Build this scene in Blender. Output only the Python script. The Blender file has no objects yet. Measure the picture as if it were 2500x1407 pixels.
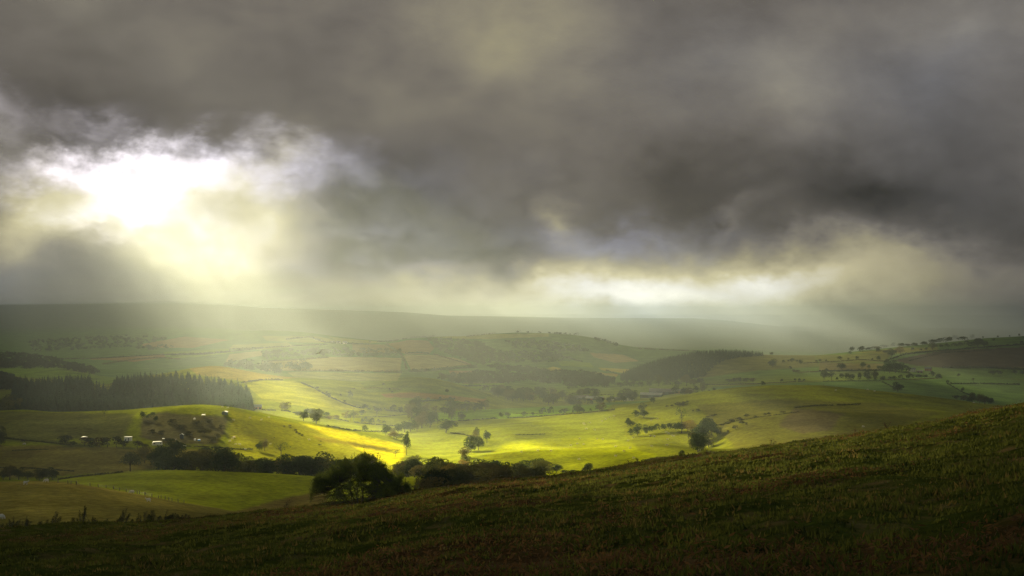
import bpy, math, random
import numpy as np
from math import radians as R
random.seed(7); RNG = np.random.default_rng(7)
S = bpy.context.scene
COL = S.collection

# ------------------------------------------------------------------ camera, sky, sun, exposure
F = 3434.0; UC = 1250.0; HV = 762.0            # focal length in photo pixels, centre column, eye-level row
cam = bpy.data.cameras.new("camera"); camo = bpy.data.objects.new("camera", cam); COL.objects.link(camo)
cam.sensor_width = 36.0; cam.lens = F / 2500 * 36
camo.rotation_euler = (R(90), 0, 0)
cam.shift_y = (HV - 703.5) / 2500
cam.clip_start = 0.1; cam.clip_end = 200000
S.camera = camo
SUN_AZ = R(-23.0); SUN_EL = R(15)
W = bpy.data.worlds.new("World"); S.world = W; W.use_nodes = True
wn = W.node_tree.nodes; wl = W.node_tree.links
st = wn.new("ShaderNodeTexSky"); st.sky_type = 'NISHITA'; st.sun_disc = False
st.air_density = .008; st.dust_density = .020; st.ozone_density = 0.0
st.sun_elevation = SUN_EL; st.sun_rotation = SUN_AZ
wl.new(st.outputs[0], wn["Background"].inputs[0]); wn["Background"].inputs[1].default_value = 0.05
sun = bpy.data.lights.new("sun", 'SUN'); suno = bpy.data.objects.new("sun", sun); COL.objects.link(suno)
sun.energy = 5.0; sun.angle = R(0.5); sun.color = (1.0, 0.86, 0.50)
SD = np.array([math.sin(SUN_AZ) * math.cos(SUN_EL), math.cos(SUN_AZ) * math.cos(SUN_EL), math.sin(SUN_EL)])
import mathutils
suno.rotation_euler = mathutils.Vector(-SD).to_track_quat('-Z', 'Y').to_euler()
suno.location = (0, 0, 50)
S.view_settings.view_transform = 'Standard'; S.view_settings.look = 'None'
S.view_settings.gamma = 1.0; S.view_settings.exposure = 4.55
GAIN = 2 ** S.view_settings.exposure
S.render.engine = 'CYCLES'
cy = S.cycles
cy.max_bounces = 5; cy.diffuse_bounces = 2; cy.glossy_bounces = 1; cy.transmission_bounces = 2
cy.volume_bounces = 1; cy.transparent_max_bounces = 8
cy.use_denoising = True; cy.denoiser = 'OPENIMAGEDENOISE'; cy.denoising_prefilter = 'NONE'
cy.sample_clamp_indirect = 1.0
cy.use_adaptive_sampling = False

DECK = 205.0
HAZE_TOP = 172.0
HAZE_D = 4.6e-5

# ------------------------------------------------------------------ helpers
def tag(o, label=None, cat=None, group=None, kind=None):
    if label: o["label"] = label
    if cat: o["category"] = cat
    if group: o["group"] = group
    if kind: o["kind"] = kind
    return o

def mesh_np(name, verts, faces, mats=(), smooth=False, mat_idx=None):
    """verts (N,3); faces (M,k) array with constant k"""
    me = bpy.data.meshes.new(name)
    verts = np.asarray(verts, np.float32); faces = np.asarray(faces, np.int32)
    M, k = faces.shape
    me.vertices.add(len(verts)); me.vertices.foreach_set("co", verts.ravel())
    me.loops.add(M * k); me.loops.foreach_set("vertex_index", faces.ravel())
    me.polygons.add(M); me.polygons.foreach_set("loop_start", np.arange(M, dtype=np.int32) * k)
    me.polygons.foreach_set("loop_total", np.full(M, k, np.int32))
    for m in mats: me.materials.append(m)
    if mat_idx is not None: me.polygons.foreach_set("material_index", np.asarray(mat_idx, np.int32))
    if smooth: me.polygons.foreach_set("use_smooth", np.ones(M, bool))
    me.update(); me.validate()
    return me

def link(name, me, parent=None, loc=None):
    o = bpy.data.objects.new(name, me); COL.objects.link(o)
    if parent: o.parent = parent
    if loc is not None: o.location = loc
    return o

class MB:
    def __init__(s): s.v = []; s.f = []; 
    def add(s, vs, fs):
        n = len(s.v); s.v += [tuple(v) for v in vs]; s.f += [tuple(i + n for i in f) for f in fs]
    def box(s, x0, x1, y0, y1, z0, z1):
        s.add([(x0,y0,z0),(x1,y0,z0),(x1,y1,z0),(x0,y1,z0),(x0,y0,z1),(x1,y0,z1),(x1,y1,z1),(x0,y1,z1)],
              [(0,3,2,1),(4,5,6,7),(0,1,5,4),(1,2,6,5),(2,3,7,6),(3,0,4,7)])
    def tube(s, p, q, r0, r1, n=6, cap=True):
        p = np.array(p, float); q = np.array(q, float); d = q - p; L = np.linalg.norm(d) + 1e-9; d /= L
        a = np.cross(d, (0,0,1) if abs(d[2]) < .9 else (1,0,0)); a /= np.linalg.norm(a); b = np.cross(d, a)
        vs = []
        for c, r in ((p, r0), (q, r1)):
            for i in range(n):
                t = 2*math.pi*i/n; vs.append(c + r*(math.cos(t)*a + math.sin(t)*b))
        fs = [(i, (i+1)%n, n+(i+1)%n, n+i) for i in range(n)]
        if cap: fs += [tuple(range(n))[::-1], tuple(range(n, 2*n))]
        s.add(vs, fs)
    def prism(s, prof, y0, y1):            # prof: list of (x,z), extruded in y
        n = len(prof); vs = [(x, y0, z) for x, z in prof] + [(x, y1, z) for x, z in prof]
        s.add(vs, [tuple(range(n)), tuple(range(2*n-1, n-1, -1))] + [(i, n+i, n+(i+1)%n, (i+1)%n) for i in range(n)])
    def build(s, name, mat, parent=None, loc=None, smooth=False):
        me = bpy.data.meshes.new(name); me.from_pydata(s.v, [], s.f); me.materials.append(mat)
        if smooth:
            for p in me.polygons: p.use_smooth = True
        me.update()
        return link(name, me, parent, loc)

def empty(name, loc, rz=0.0, sc=(1,1,1)):
    o = bpy.data.objects.new(name, None); COL.objects.link(o)
    o.location = loc; o.rotation_euler = (0,0,rz); o.scale = sc; o.empty_display_size = .5
    return o

# value noise -------------------------------------------------------
def _h(ix, iy, seed):
    n = (ix.astype(np.int64) * 374761393 + iy.astype(np.int64) * 668265263 + seed * 1442695041) & 0xffffffff
    n = ((n ^ (n >> 13)) * 1274126177) & 0xffffffff
    return ((n ^ (n >> 16)) & 0xffffff) / float(0xffffff)
def vnoise(x, y, seed=0):
    x = np.asarray(x, float); y = np.asarray(y, float)
    ix = np.floor(x); iy = np.floor(y); fx = x-ix; fy = y-iy
    fx = fx*fx*(3-2*fx); fy = fy*fy*(3-2*fy)
    a = _h(ix, iy, seed); b = _h(ix+1, iy, seed); c = _h(ix, iy+1, seed); d = _h(ix+1, iy+1, seed)
    return (a*(1-fx)+b*fx)*(1-fy) + (c*(1-fx)+d*fx)*fy
def fbm(x, y, oct=4, seed=0):
    s = 0; a = .5; t = 0
    for i in range(oct):
        s = s + a*(vnoise(x*2**i, y*2**i, seed+i*17)-.5); t += a; a *= .55
    return s/t*2          # about -1..1
def sstep(a, b, x):
    t = np.clip((np.asarray(x, float)-a)/(b-a), 0, 1); return t*t*(3-2*t)

# ------------------------------------------------------------------ the terrain as a height function
UG = np.arange(-900, 3401, 5.0)
def curve(pts, sig=4):
    p = np.array(pts, float); c = np.interp(UG, p[:,0], p[:,1])
    k = np.exp(-.5*(np.arange(-4*sig, 4*sig+1)/sig)**2); k /= k.sum()
    return np.convolve(np.pad(c, 4*sig, mode='edge'), k, mode='valid')
# crest row of the hillside the camera stands on
FG = curve([(-900,1400),(-300,1330),(0,1300),(120,1290),(250,1282),(400,1278),(560,1264),(700,1250),(780,1243),(880,1232),(1000,1208),(1100,1190),(1250,1176),
            (1400,1162),(1500,1148),(1600,1134),(1700,1117),(1800,1103),(1900,1092),(2000,1078),(2100,1064),(2200,1050),(2300,1036),(2400,1016),(2500,992),(2700,960),(3100,930)], 5)
# knots: (depth curve, row curve); rows are where the surface would appear
K = []
def knot(yp, vp, sig=4): K.append((curve(yp if isinstance(yp, list) else [(0, yp)], 6), curve(vp, sig)))
knot(250, [(-300,1340),(0,1335),(400,1330),(800,1300),(1000,1270),(1300,1240),(1700,1200),(2000,1175),(2500,1120)])
knot([(0,430),(600,430),(1000,420)], [(-300,1180),(0,1178),(100,1176),(170,1180),(300,1200),(450,1228),(600,1254),(700,1262),(800,1262),(1000,1235),(1200,1225),(1400,1205),(1700,1165),(2000,1140),(2500,1080)])
knot(500, [(-300,1192),(0,1190),(170,1190),(300,1204),(400,1213),(500,1222),(600,1236),(700,1244),(800,1236),(1000,1210),(1200,1210),(1400,1195),(1700,1150),(2000,1125),(2500,1070)])
knot([(0,640),(1000,620)], [(-300,1195),(0,1184),(130,1171),(200,1162),(300,1155),(400,1150),(500,1152),(620,1158),(770,1166),(900,1168),(1030,1168),(1200,1185),(1400,1180),(1600,1150),(1800,1125),(2500,1065)])
knot(740, [(-300,1160),(0,1158),(200,1150),(300,1151),(400,1158),(600,1168),(800,1174),(1000,1170),(1200,1168),(1400,1155),(1600,1135),(1700,1125),(1900,1105),(2500,1060)])
knot(860, [(-300,1088),(0,1085),(380,1090),(500,1096),(600,1108),(700,1122),(800,1130),(930,1136),(1050,1134),(1150,1130),(1250,1125),(1400,1120),(1500,1110),(1600,1100),(1700,1092),(1800,1085),(2000,1075),(2500,1052)])
knot(1050, [(-300,1015),(0,1008),(60,1004),(120,1010),(200,1009),(300,1006),(400,997),(490,991),(560,995),(620,1006),(700,1025),(800,1045),(900,1065),(1000,1086),(1060,1088),(1150,1082),(1300,1070),(1450,1068),(1550,1060),(1650,1046),(1800,1030),(1900,1022),(2000,1020),(2200,1025),(2500,1040)], 3)
knot([(0,1230),(1300,1260),(1600,1350),(2500,1300)], [(-300,1030),(0,1022),(400,1012),(500,1008),(600,1016),(650,1020),(700,1026),(800,1044),(900,1054),(1000,1056),(1100,1046),(1200,1040),(1300,1032),(1400,1014),(1500,998),(1600,977),(1700,957),(1800,944),(1900,939),(2000,941),(2100,950),(2170,958),(2250,966),(2330,975),(2420,990),(2500,1002),(2700,1030)], 3)
knot([(0,1450),(2500,1550)], [(-300,1010),(0,1008),(300,1004),(500,998),(600,998),(700,1003),(800,1018),(900,1034),(1000,1040),(1100,1035),(1200,1026),(1300,1016),(1400,1010),(1500,1004),(1600,996),(1700,988),(1800,978),(1900,968),(2000,966),(2150,975),(2300,985),(2500,1010)])
knot(1750, [(-300,975),(0,968),(280,955),(450,945),(560,944),(620,948),(700,954),(800,966),(900,984),(1000,1000),(1100,1006),(1200,1004),(1300,1002),(1400,998),(1500,992),(1600,986),(1700,974),(1800,962),(1900,956),(2000,956),(2150,966),(2300,978),(2500,996)])
knot(2080, [(-300,960),(0,945),(100,940),(280,928),(400,912),(470,899),(520,892),(560,897),(640,913),(700,921),(760,923),(820,928),(880,935),(920,933),(960,925),(1010,920),(1060,924),(1120,939),(1190,963),(1250,982),(1350,992),(1450,988),(1600,980),(1700,966),(1800,952),(1900,946),(2000,947),(2200,964),(2400,984),(2500,992)], 3)
knot(2300, [(-300,955),(0,945),(280,938),(500,918),(640,935),(800,945),(900,950),(1020,948),(1120,956),(1200,966),(1300,976),(1400,977),(1500,974),(1600,969),(1700,957),(1900,939),(2100,946),(2300,958),(2500,975)])
knot(2850, [(-300,905),(0,906),(150,900),(300,910),(500,906),(700,905),(800,906),(900,915),(1000,922),(1100,935),(1200,943),(1300,948),(1400,948),(1500,944),(1600,936),(1700,930),(1900,915),(2100,916),(2300,922),(2500,926)])
knot([(0,3700),(1400,3700),(1520,3500),(2500,3500)], [(-300,858),(0,862),(60,864),(120,873),(180,885),(250,900),(300,896),(500,888),(700,884),(800,884),(900,888),(1000,893),(1100,905),(1200,908),(1300,908),(1400,910),(1480,915),(1520,915),(1560,902),(1620,884),(1700,868),(1760,863),(1850,866),(1900,869),(2000,869),(2060,863),(2150,853),(2300,838),(2400,827),(2500,821),(2800,800)], 3)
knot([(0,4600),(2500,4300)], [(-300,868),(0,866),(150,868),(300,862),(500,856),(700,852),(800,852),(900,854),(1000,858),(1100,866),(1200,872),(1300,880),(1400,890),(1500,896),(1600,900),(1700,896),(1900,892),(2100,884),(2500,862)])
knot([(0,6200),(1000,5600),(2500,6000)], [(-300,835),(0,830),(300,825),(500,818),(650,808),(740,812),(800,820),(900,832),(950,836),(1000,828),(1080,823),(1160,822),(1200,816),(1260,812),(1300,813),(1400,818),(1450,826),(1500,841),(1550,850),(1650,856),(1750,864),(1900,874),(2100,880),(2500,860)], 2)
knot(7600, [(-300,812),(0,806),(300,800),(500,800),(700,812),(900,838),(1000,838),(1200,832),(1400,836),(1500,850),(1600,854),(1700,852),(1800,850),(1900,858),(2100,866),(2500,855)])
knot([(0,22000),(2500,27000)], [(-300,748),(0,745),(250,742),(430,740),(560,745),(640,752),(800,757),(950,762),(1010,764),(1080,771),(1200,773),(1400,776),(1560,777),(1700,778),(1780,784),(1900,798),(1960,800),(2060,806),(2150,810),(2210,808),(2280,802),(2350,804),(2500,808),(2800,812)], 3)
knot(36000, [(0,775),(2500,800)])
knot(66000, [(0,768),(2500,768)])

FD = 92.0
FGY = np.array([2,5,9,14,20,28,36,46,58,70,81,92,104,118,140.])
def column_knots(u):
    m = (np.interp(u, UG, FG)-HV)/F
    c = 1.7/FD**2; s0 = m - 3.4/FD
    z = -1.7 - s0*FGY - c*FGY**2 - .0009*np.clip(FGY-FD, 0, None)**2
    ys = list(FGY); zs = list(z)
    for yc, vc in K:
        y = np.interp(u, UG, yc); v = np.interp(u, UG, vc)
        ys.append(y); zs.append(-(v-HV)/F*y)
    return np.array(ys), np.array(zs)
def pchip(xk, yk, x):
    h = np.diff(xk); d = np.diff(yk)/h
    m = np.zeros(len(xk))
    for i in range(1, len(xk)-1):
        if d[i-1]*d[i] > 0:
            w1 = 2*h[i]+h[i-1]; w2 = h[i]+2*h[i-1]
            m[i] = (w1+w2)/(w1/d[i-1]+w2/d[i])
    m[0] = d[0]; m[-1] = d[-1]
    i = np.clip(np.searchsorted(xk, x)-1, 0, len(xk)-2)
    t = np.clip((x-xk[i])/h[i], -3, 1)
    t2 = t*t; t3 = t2*t
    r = (2*t3-3*t2+1)*yk[i] + (t3-2*t2+t)*h[i]*m[i] + (-2*t3+3*t2)*yk[i+1] + (t3-t2)*h[i]*m[i+1]
    return np.where(x < xk[0], yk[0] + (x-xk[0])*m[0], r)
BUMPS = [(20,850,6,60,65),(88,790,4,34,55),(225,1010,7,60,75),(128,960,-9,20,85),(330,1080,5,60,60),(-230,1000,3,50,50),(-70,1500,6,70,110),(120,1560,4,80,90),(-160,1700,-5,60,120)]
def relief(x, y):
    r = np.hypot(x, y)
    bz = 0
    for bx, by, bh, rx, ry in BUMPS: bz = bz + bh*np.exp(-((x-bx)/rx)**2-((y-by)/ry)**2)
    z = 9.0*fbm(x/1300, y/1300, 3, 5)*sstep(6500, 16000, r)
    z = z + 1.8*fbm(x/170, y/170, 3, 11)*sstep(450, 1500, r)
    z = z + .28*fbm(x/38, y/38, 3, 23)*sstep(150, 500, r)*(1-sstep(2000, 4000, r))
    n = 1-sstep(220, 420, r)
    z = z + n*(.46*fbm(x/8, y/9, 3, 31)*sstep(5, 25, r) +   .22*fbm(x/1.9, y/2.0, 3, 47)*sstep(4, 12, r))
    return z + bz
def zcol(u, ys):
    """height along one image column at depths ys"""
    yk, zk = column_knots(u)
    ys = np.asarray(ys, float)
    return pchip(yk, zk, ys) + relief((u-UC)/F*ys, ys)
def zat(x, y):
    return float(zcol(UC + F*x/y, np.array([y]))[0])
YS = np.concatenate([np.geomspace(9, 300, 500), np.geomspace(300.5, 13500, 2600)])
_cache = {}
def hit(u, v, ymin=9.0, ymax=1e9):
    """first ground point seen at photo pixel (u,v)"""
    ku = round(u, 1)
    if ku not in _cache: _cache[ku] = zcol(ku, YS)
    z = _cache[ku]; vv = HV - z*F/YS
    ok = np.where((YS >= ymin) & (YS <= ymax) & (vv <= v))[0]
    if len(ok) == 0:
        sel = np.where((YS >= ymin) & (YS <= ymax))[0]; i = sel[np.argmin(np.abs(vv[sel]-v))]
    else: i = ok[0]
    y = YS[i]; return np.array([(u-UC)/F*y, y, z[i]])
def at_depth(u, y):
    return np.array([(u-UC)/F*y, y, float(zcol(u, np.array([y]))[0])])

# ------------------------------------------------------------------ material helpers
def new_mat(name):
    m = bpy.data.materials.new(name); m.use_nodes = True; m.node_tree.nodes.clear(); return m
class NT:
    def __init__(s, m): s.t = m.node_tree
    def n(s, typ, **kw):
        x = s.t.nodes.new(typ)
        for k, v in kw.items():
            if isinstance(k, str) and hasattr(x, k): setattr(x, k, v)
        return x
    def l(s, a, b): s.t.links.new(a, b)
    def math(s, op, a, b=None, c=None, clamp=False):
        x = s.t.nodes.new("ShaderNodeMath"); x.operation = op; x.use_clamp = clamp
        for i, q in enumerate((a, b, c)):
            if q is None: continue
            if isinstance(q, (int, float)): x.inputs[i].default_value = q
            else: s.l(q, x.inputs[i])
        return x.outputs[0]
    def noise(s, vec, scale, detail=3, rough=.55, dist=0.0, dim='3D'):
        x = s.t.nodes.new("ShaderNodeTexNoise"); x.noise_dimensions = dim
        x.inputs['Scale'].default_value = scale; x.inputs['Detail'].default_value = detail
        x.inputs['Roughness'].default_value = rough; x.inputs['Distortion'].default_value = dist
        if vec is not None: s.l(vec, x.inputs['Vector'])
        return x
    def mapping(s, vec, loc=(0,0,0), rot=(0,0,0), sc=(1,1,1), typ='POINT'):
        x = s.t.nodes.new("ShaderNodeMapping"); x.vector_type = typ
        x.inputs['Location'].default_value = loc; x.inputs['Rotation'].default_value = rot; x.inputs['Scale'].default_value = sc
        s.l(vec, x.inputs['Vector']); return x.outputs[0]
    def maprange(s, v, a, b, c, d):
        x = s.t.nodes.new("ShaderNodeMapRange"); x.inputs[1].default_value = a; x.inputs[2].default_value = b
        x.inputs[3].default_value = c; x.inputs[4].default_value = d; s.l(v, x.inputs[0]); return x.outputs[0]
    def mix(s, fac, a, b, typ='MIX'):
        x = s.t.nodes.new("ShaderNodeMixRGB"); x.blend_type = typ
        for i, q in enumerate((fac, a, b)):
            if isinstance(q, (int, float)): x.inputs[i].default_value = q
            elif isinstance(q, tuple): x.inputs[i].default_value = (*q[:3], 1)
            else: s.l(q, x.inputs[i])
        return x.outputs[0]

def solid(name, col, rough=.8, var=.25, scale=3.0, metallic=0.0):
    m = new_mat(name); t = NT(m)
    o = t.n("ShaderNodeOutputMaterial"); b = t.n("ShaderNodeBsdfPrincipled")
    g = t.n("ShaderNodeTexCoord")
    nz = t.noise(g.outputs['Object'], scale, 4)
    f = t.maprange(nz.outputs[0], .3, .7, 1-var, 1+var)
    c = t.mix(1.0, (*col, 1), f, 'MULTIPLY')
    t.l(c, b.inputs['Base Color']); b.inputs['Roughness'].default_value = rough; b.inputs['Metallic'].default_value = metallic
    b.inputs['Specular IOR Level'].default_value = .3
    t.l(b.outputs[0], o.inputs[0]); return m

def leaf_mat(name, dark, light, trans=.35, autumn=None, scale=.25):
    m = new_mat(name); t = NT(m)
    o = t.n("ShaderNodeOutputMaterial")
    g = t.n("ShaderNodeNewGeometry"); oi = t.n("ShaderNodeObjectInfo")
    nz = t.noise(g.outputs['Position'], scale, 4, .65)
    f = t.maprange(nz.outputs[0], .32, .68, 0, 1)
    c = t.mix(f, dark, light)
    if autumn:
        r = t.maprange(oi.outputs['Random'], .62, 1.0, 0, .8)
        c = t.mix(r, c, autumn)
    hv = t.maprange(oi.outputs['Random'], 0, 1, .7, 1.3)
    c = t.mix(1.0, c, hv, 'MULTIPLY')
    d = t.n("ShaderNodeBsdfDiffuse"); tr = t.n("ShaderNodeBsdfTranslucent"); mx = t.n("ShaderNodeMixShader")
    mx.inputs[0].default_value = trans
    t.l(c, d.inputs[0]); t.l(c, tr.inputs[0]); t.l(d.outputs[0], mx.inputs[1]); t.l(tr.outputs[0], mx.inputs[2]); t.l(mx.outputs[0], o.inputs[0])
    return m

M_LEAF = leaf_mat("broad_leaves", (.012,.022,.010), (.044,.062,.016), .22, (.075,.058,.018))
M_LEAFP = leaf_mat("pale_leaves", (.035,.042,.014), (.095,.095,.024), .28, (.12,.08,.02))
M_CONIF = leaf_mat("conifer_needles", (.008,.018,.012), (.024,.042,.022), .2)
M_HEDGE = leaf_mat("hedge_leaves", (.012,.018,.008), (.038,.044,.016), .3, (.09,.06,.02), .15)
M_GORSE = leaf_mat("gorse_leaves", (.022,.024,.01), (.05,.048,.018), .2)
M_HAW = leaf_mat("hawthorn_leaves", (.034,.044,.010), (.115,.13,.026), .4, None, 1.2)
M_BARK = solid("bark", (.05,.042,.03), .95, .35, 4)
M_BRACK = leaf_mat("dead_bracken", (.022,.012,.006), (.085,.045,.017), .35, None, 2.0)
M_WHITE = solid("white_paint", (.52,.50,.45), .5, .08, .6)
M_WOOL = solid("wool", (.42,.39,.32), 1, .12, 5)
M_BLACK = solid("dark_fleece", (.03,.027,.025), 1, .2, 5)
M_FACE = solid("dark_skin", (.05,.045,.04), .9, .2, 5)
M_GLASS = solid("dark_glass", (.03,.035,.04), .15, .1)
M_RUBBER = solid("rubber", (.02,.02,.02), .9, .1)
M_ROOFG = solid("fibre_cement_roof", (.30,.27,.27), .8, .18, .4)
M_ROOFW = solid("pale_sheet_roof", (.66,.66,.60), .5, .1, .3)
M_WALLD = solid("dark_cladding", (.045,.07,.085), .8, .2, .4)
M_WALLB = solid("brick_wall", (.28,.13,.09), .9, .2, 1)
M_WALLW = solid("limewash", (.74,.71,.64), .9, .08, .6)
M_SLATE = solid("slate", (.13,.13,.15), .7, .2, .6)
M_WOOD = solid("weathered_wood", (.10,.08,.055), .95, .3, 6)
M_BLUE = solid("blue_tarpaulin", (.05,.22,.62), .6, .15, 2)
M_RED = solid("red_paint", (.5,.08,.05), .6, .15, 2)
M_FEATHER = solid("brown_feathers", (.05,.03,.018), .9, .3, 8)
M_FEATHERP = solid("pale_feathers", (.3,.24,.16), .9, .2, 8)
M_CLOTH = solid("weathered_plastic", (.5,.5,.48), .6, .15, 2)

# ------------------------------------------------------------------ sky: a low ceiling of cloud with a break in it
def dirpx(u, v):
    az = math.atan((u-UC)/F); return az, math.atan((HV-v)/F*math.cos(az))
def sky_material():
    m = new_mat("cloud_ceiling"); t = NT(m)
    o = t.n("ShaderNodeOutputMaterial"); g = t.n("ShaderNodeNewGeometry")
    sx = t.n("ShaderNodeSeparateXYZ"); t.l(g.outputs['Position'], sx.inputs[0])
    X, Y, Z = sx.outputs
    az = t.math('ARCTAN2', X, Y)
    rr = t.math('SQRT', t.math('ADD', t.math('MULTIPLY', X, X), t.math('MULTIPLY', Y, Y)))
    el = t.math('ARCTAN2', Z, rr)
    cb = t.n("ShaderNodeCombineXYZ"); t.l(az, cb.inputs[0]); t.l(el, cb.inputs[1])
    A = cb.outputs[0]
    # soft turbulence that pulls the cloud masses into ragged shapes
    w1 = t.noise(t.mapping(A, sc=(1,1.35,1)), 7, 5, .55)
    w2 = t.noise(t.mapping(A, loc=(3,1,0), rot=(0,0,.35), sc=(1,1.6,1)), 26, 6, .62)
    def cen(nz, k):
        a = t.n("ShaderNodeVectorMath"); a.operation = 'SUBTRACT'; t.l(nz.outputs['Color'], a.inputs[0]); a.inputs[1].default_value = (.5,.5,.5)
        b = t.n("ShaderNodeVectorMath"); b.operation = 'SCALE'; t.l(a.outputs[0], b.inputs[0]); b.inputs['Scale'].default_value = k
        return b.outputs[0]
    def vadd(a, b):
        x = t.n("ShaderNodeVectorMath"); x.operation = 'ADD'; t.l(a, x.inputs[0]); t.l(b, x.inputs[1]); return x.outputs[0]
    WA = vadd(vadd(A, cen(w1, .10)), cen(w2, .030))
    def blob(acc, vec, cx, cyy, rx, ry, rot, amp):
        mp = t.mapping(vec, loc=(cx, cyy, 0), rot=(0,0,rot), sc=(rx, ry, 1e5), typ='TEXTURE')
        gr = t.t.nodes.new("ShaderNodeTexGradient"); gr.gradient_type = 'QUADRATIC_SPHERE'
        t.l(mp, gr.inputs[0])
        return t.math('MULTIPLY_ADD', gr.outputs['Fac'], amp, acc)
    # brightness of the cloud base (display-linear), photo pixel centre and radius
    B = SKYB
    L = t.math('ADD', 0.0, SKYBASE)
    for (u, v, ru, rv, rot, amp) in B:
        a, e = dirpx(u, v)
        L = blob(L, WA, a, e, ru/F, rv/F, -rot, amp)
    # cloud overhead, out of view, dimmed to keep the foreground dark
    dk = t.maprange(el, .26, .6, 1.0, SKYTOP)
    back = t.maprange(t.math('ABSOLUTE', az), .75, 1.6, 0.0, SKYFILL)  # brighter unseen sky at the sides and rear, added to front-light the hills
    fine = t.noise(vadd(t.mapping(A, sc=(1,1.5,1)), cen(w1, .05)), 18, 7, .6)
    big = t.noise(t.mapping(A, loc=(5,2,0), sc=(1,1.5,1)), 8, 4, .5)
    fm = t.maprange(fine.outputs[0], .3, .7, .86, 1.14)
    bm = t.maprange(big.outputs[0], .3, .7, .80, 1.22)
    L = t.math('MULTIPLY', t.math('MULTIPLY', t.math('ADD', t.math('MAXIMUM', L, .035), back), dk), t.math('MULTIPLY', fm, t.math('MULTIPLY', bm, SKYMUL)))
    ramp = t.n("ShaderNodeValToRGB"); e = ramp.color_ramp.elements
    e[0].position = 0.0; e[0].color = (1.0,.885,.77,1); e[1].position = 1.0; e[1].color = (1.0,.985,.90,1)
    q = e.new(.16); q.color = (1.0,.895,.77,1)
    q = e.new(.34); q.color = (1.0,.90,.58,1)
    q = e.new(.62); q.color = (1.0,.91,.56,1)
    t.l(L, ramp.inputs[0])
    # cooler grey to the right and low on the left
    cool = t.math('ADD', 0.0, 0.0)
    for (u, v, ru, rv, rot, amp) in SKYC:
        a, e2 = dirpx(u, v); cool = blob(cool, WA, a, e2, ru/F, rv/F, -rot, amp)
    colr = t.mix(t.math('MINIMUM', cool, 1.0), ramp.outputs[0], (.95,.94,.99))
    bf = t.maprange(t.math('ABSOLUTE', az), .75, 1.4, 0.0, 1.0)      # blue tint added out of view to cool the shade and haze
    colr = t.mix(bf, colr, (.66,.86,1.0))
    em = t.n("ShaderNodeEmission"); t.l(colr, em.inputs[0])
    t.l(t.math('MULTIPLY', L, 1.0/GAIN), em.inputs[1])
    # breaks in the cloud, some added to light the ground, in metres on the ceiling, each with its own share of open sky
    T = t.math('ADD', 0.0, 0.0)
    WB = vadd(vadd(A, cen(w1, .04)), cen(w2, .055))
    for (u, v, ru, rv, rot, amp) in GAPS:
        a, e2 = dirpx(u, v); T = blob(T, WB, a, e2, ru/F, rv/F, -rot, amp)
    T = t.math('MAXIMUM', t.math('MINIMUM', T, 1.0), 0.0)
    stk = t.noise(t.mapping(A, loc=(7,0,0), sc=(1,1,1)), 30, 4, .6)
    T = t.math('MULTIPLY', T, t.maprange(stk.outputs[0], .36, .62, .55, 1.25))
    T = t.math('MINIMUM', T, 1.0)
    tb = t.n("ShaderNodeBsdfTransparent"); t.l(T, tb.inputs[0])
    em2 = t.n("ShaderNodeMixShader"); t.l(T, em2.inputs[0])
    t.l(em.outputs[0], em2.inputs[1])
    tb.inputs[0].default_value = (1,1,1,1)
    for lk in list(tb.inputs[0].links): t.t.links.remove(lk)
    t.l(tb.outputs[0], em2.inputs[2]); t.l(em2.outputs[0], o.inputs[0])
    m.cycles.emission_sampling = 'NONE'
    return m
SKYBASE = .13
SKYTOP = .7
SKYFILL = .43
SKYMUL = 1.12
SKYB = [  # u, v, ru, rv, rotation, amount
 (1200,120,700,480,.2,.12),(1150,-20,500,300,0,.04),(2400,40,420,260,0,.07),(500,60,420,260,0,.04),
 (1900,230,420,260,-.2,.08),
 (250,330,520,170,.1,-.09),(0,250,300,220,0,-.03),
 (1050,520,480,280,.15,-.05),(900,510,330,210,.1,-.09),(1150,610,420,120,.05,-.08),(930,625,330,80,.05,-.12),
 (2100,480,820,230,-.05,-.10),(1650,440,300,200,0,-.05),(2500,540,300,150,0,-.04),
 (270,500,400,150,-.25,.70),(500,432,300,75,-.15,.62),(600,560,330,230,.4,.36),(450,640,420,150,.5,.40),(90,490,200,130,0,.35),(670,500,200,230,.1,.30),
 (100,660,420,110,0,.02),
 (1500,740,1000,140,0,.95),(1850,690,750,150,0,.50),(2200,640,450,120,0,.16),(1350,700,420,70,.1,.15),
 (1360,540,90,90,.5,.22),(1790,540,230,50,-.45,.07),(2400,780,350,60,0,.04),
]
SKYC = [(2300,200,700,500,0,.9),(1700,150,500,300,0,.4),(2300,480,700,250,0,.4),(50,690,420,170,0,1.0)]
GAPS = [  # the sun break, plus holes and thin places added to light chosen ground, in the same terms: u, v, ru, rv, rotation, share of open sky
 (325,415,320,90,-.12,1.3),
 (350,495,260,110,-.15,.72),
 (510,400,300,105,-.1,.70),
 (740,420,330,115,.05,.50),
 (115,430,240,85,-.1,.42),
 (1000,460,600,170,0,.08),
 (500,565,360,140,.25,.26),
 (930,565,460,110,0,.09),
 (1480,590,560,90,0,.20),
 (1000,650,600,70,0,.085),
 (1450,715,1100,60,0,.07),
 (240,315,260,70,0,.16),
 (20,300,220,120,0,.10),
 (-90,240,150,90,0,.26),  # mostly out of view, added to light the left knoll
 (-20,-150,210,100,0,.24),  # out of view, added to light the near crest
]

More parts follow.
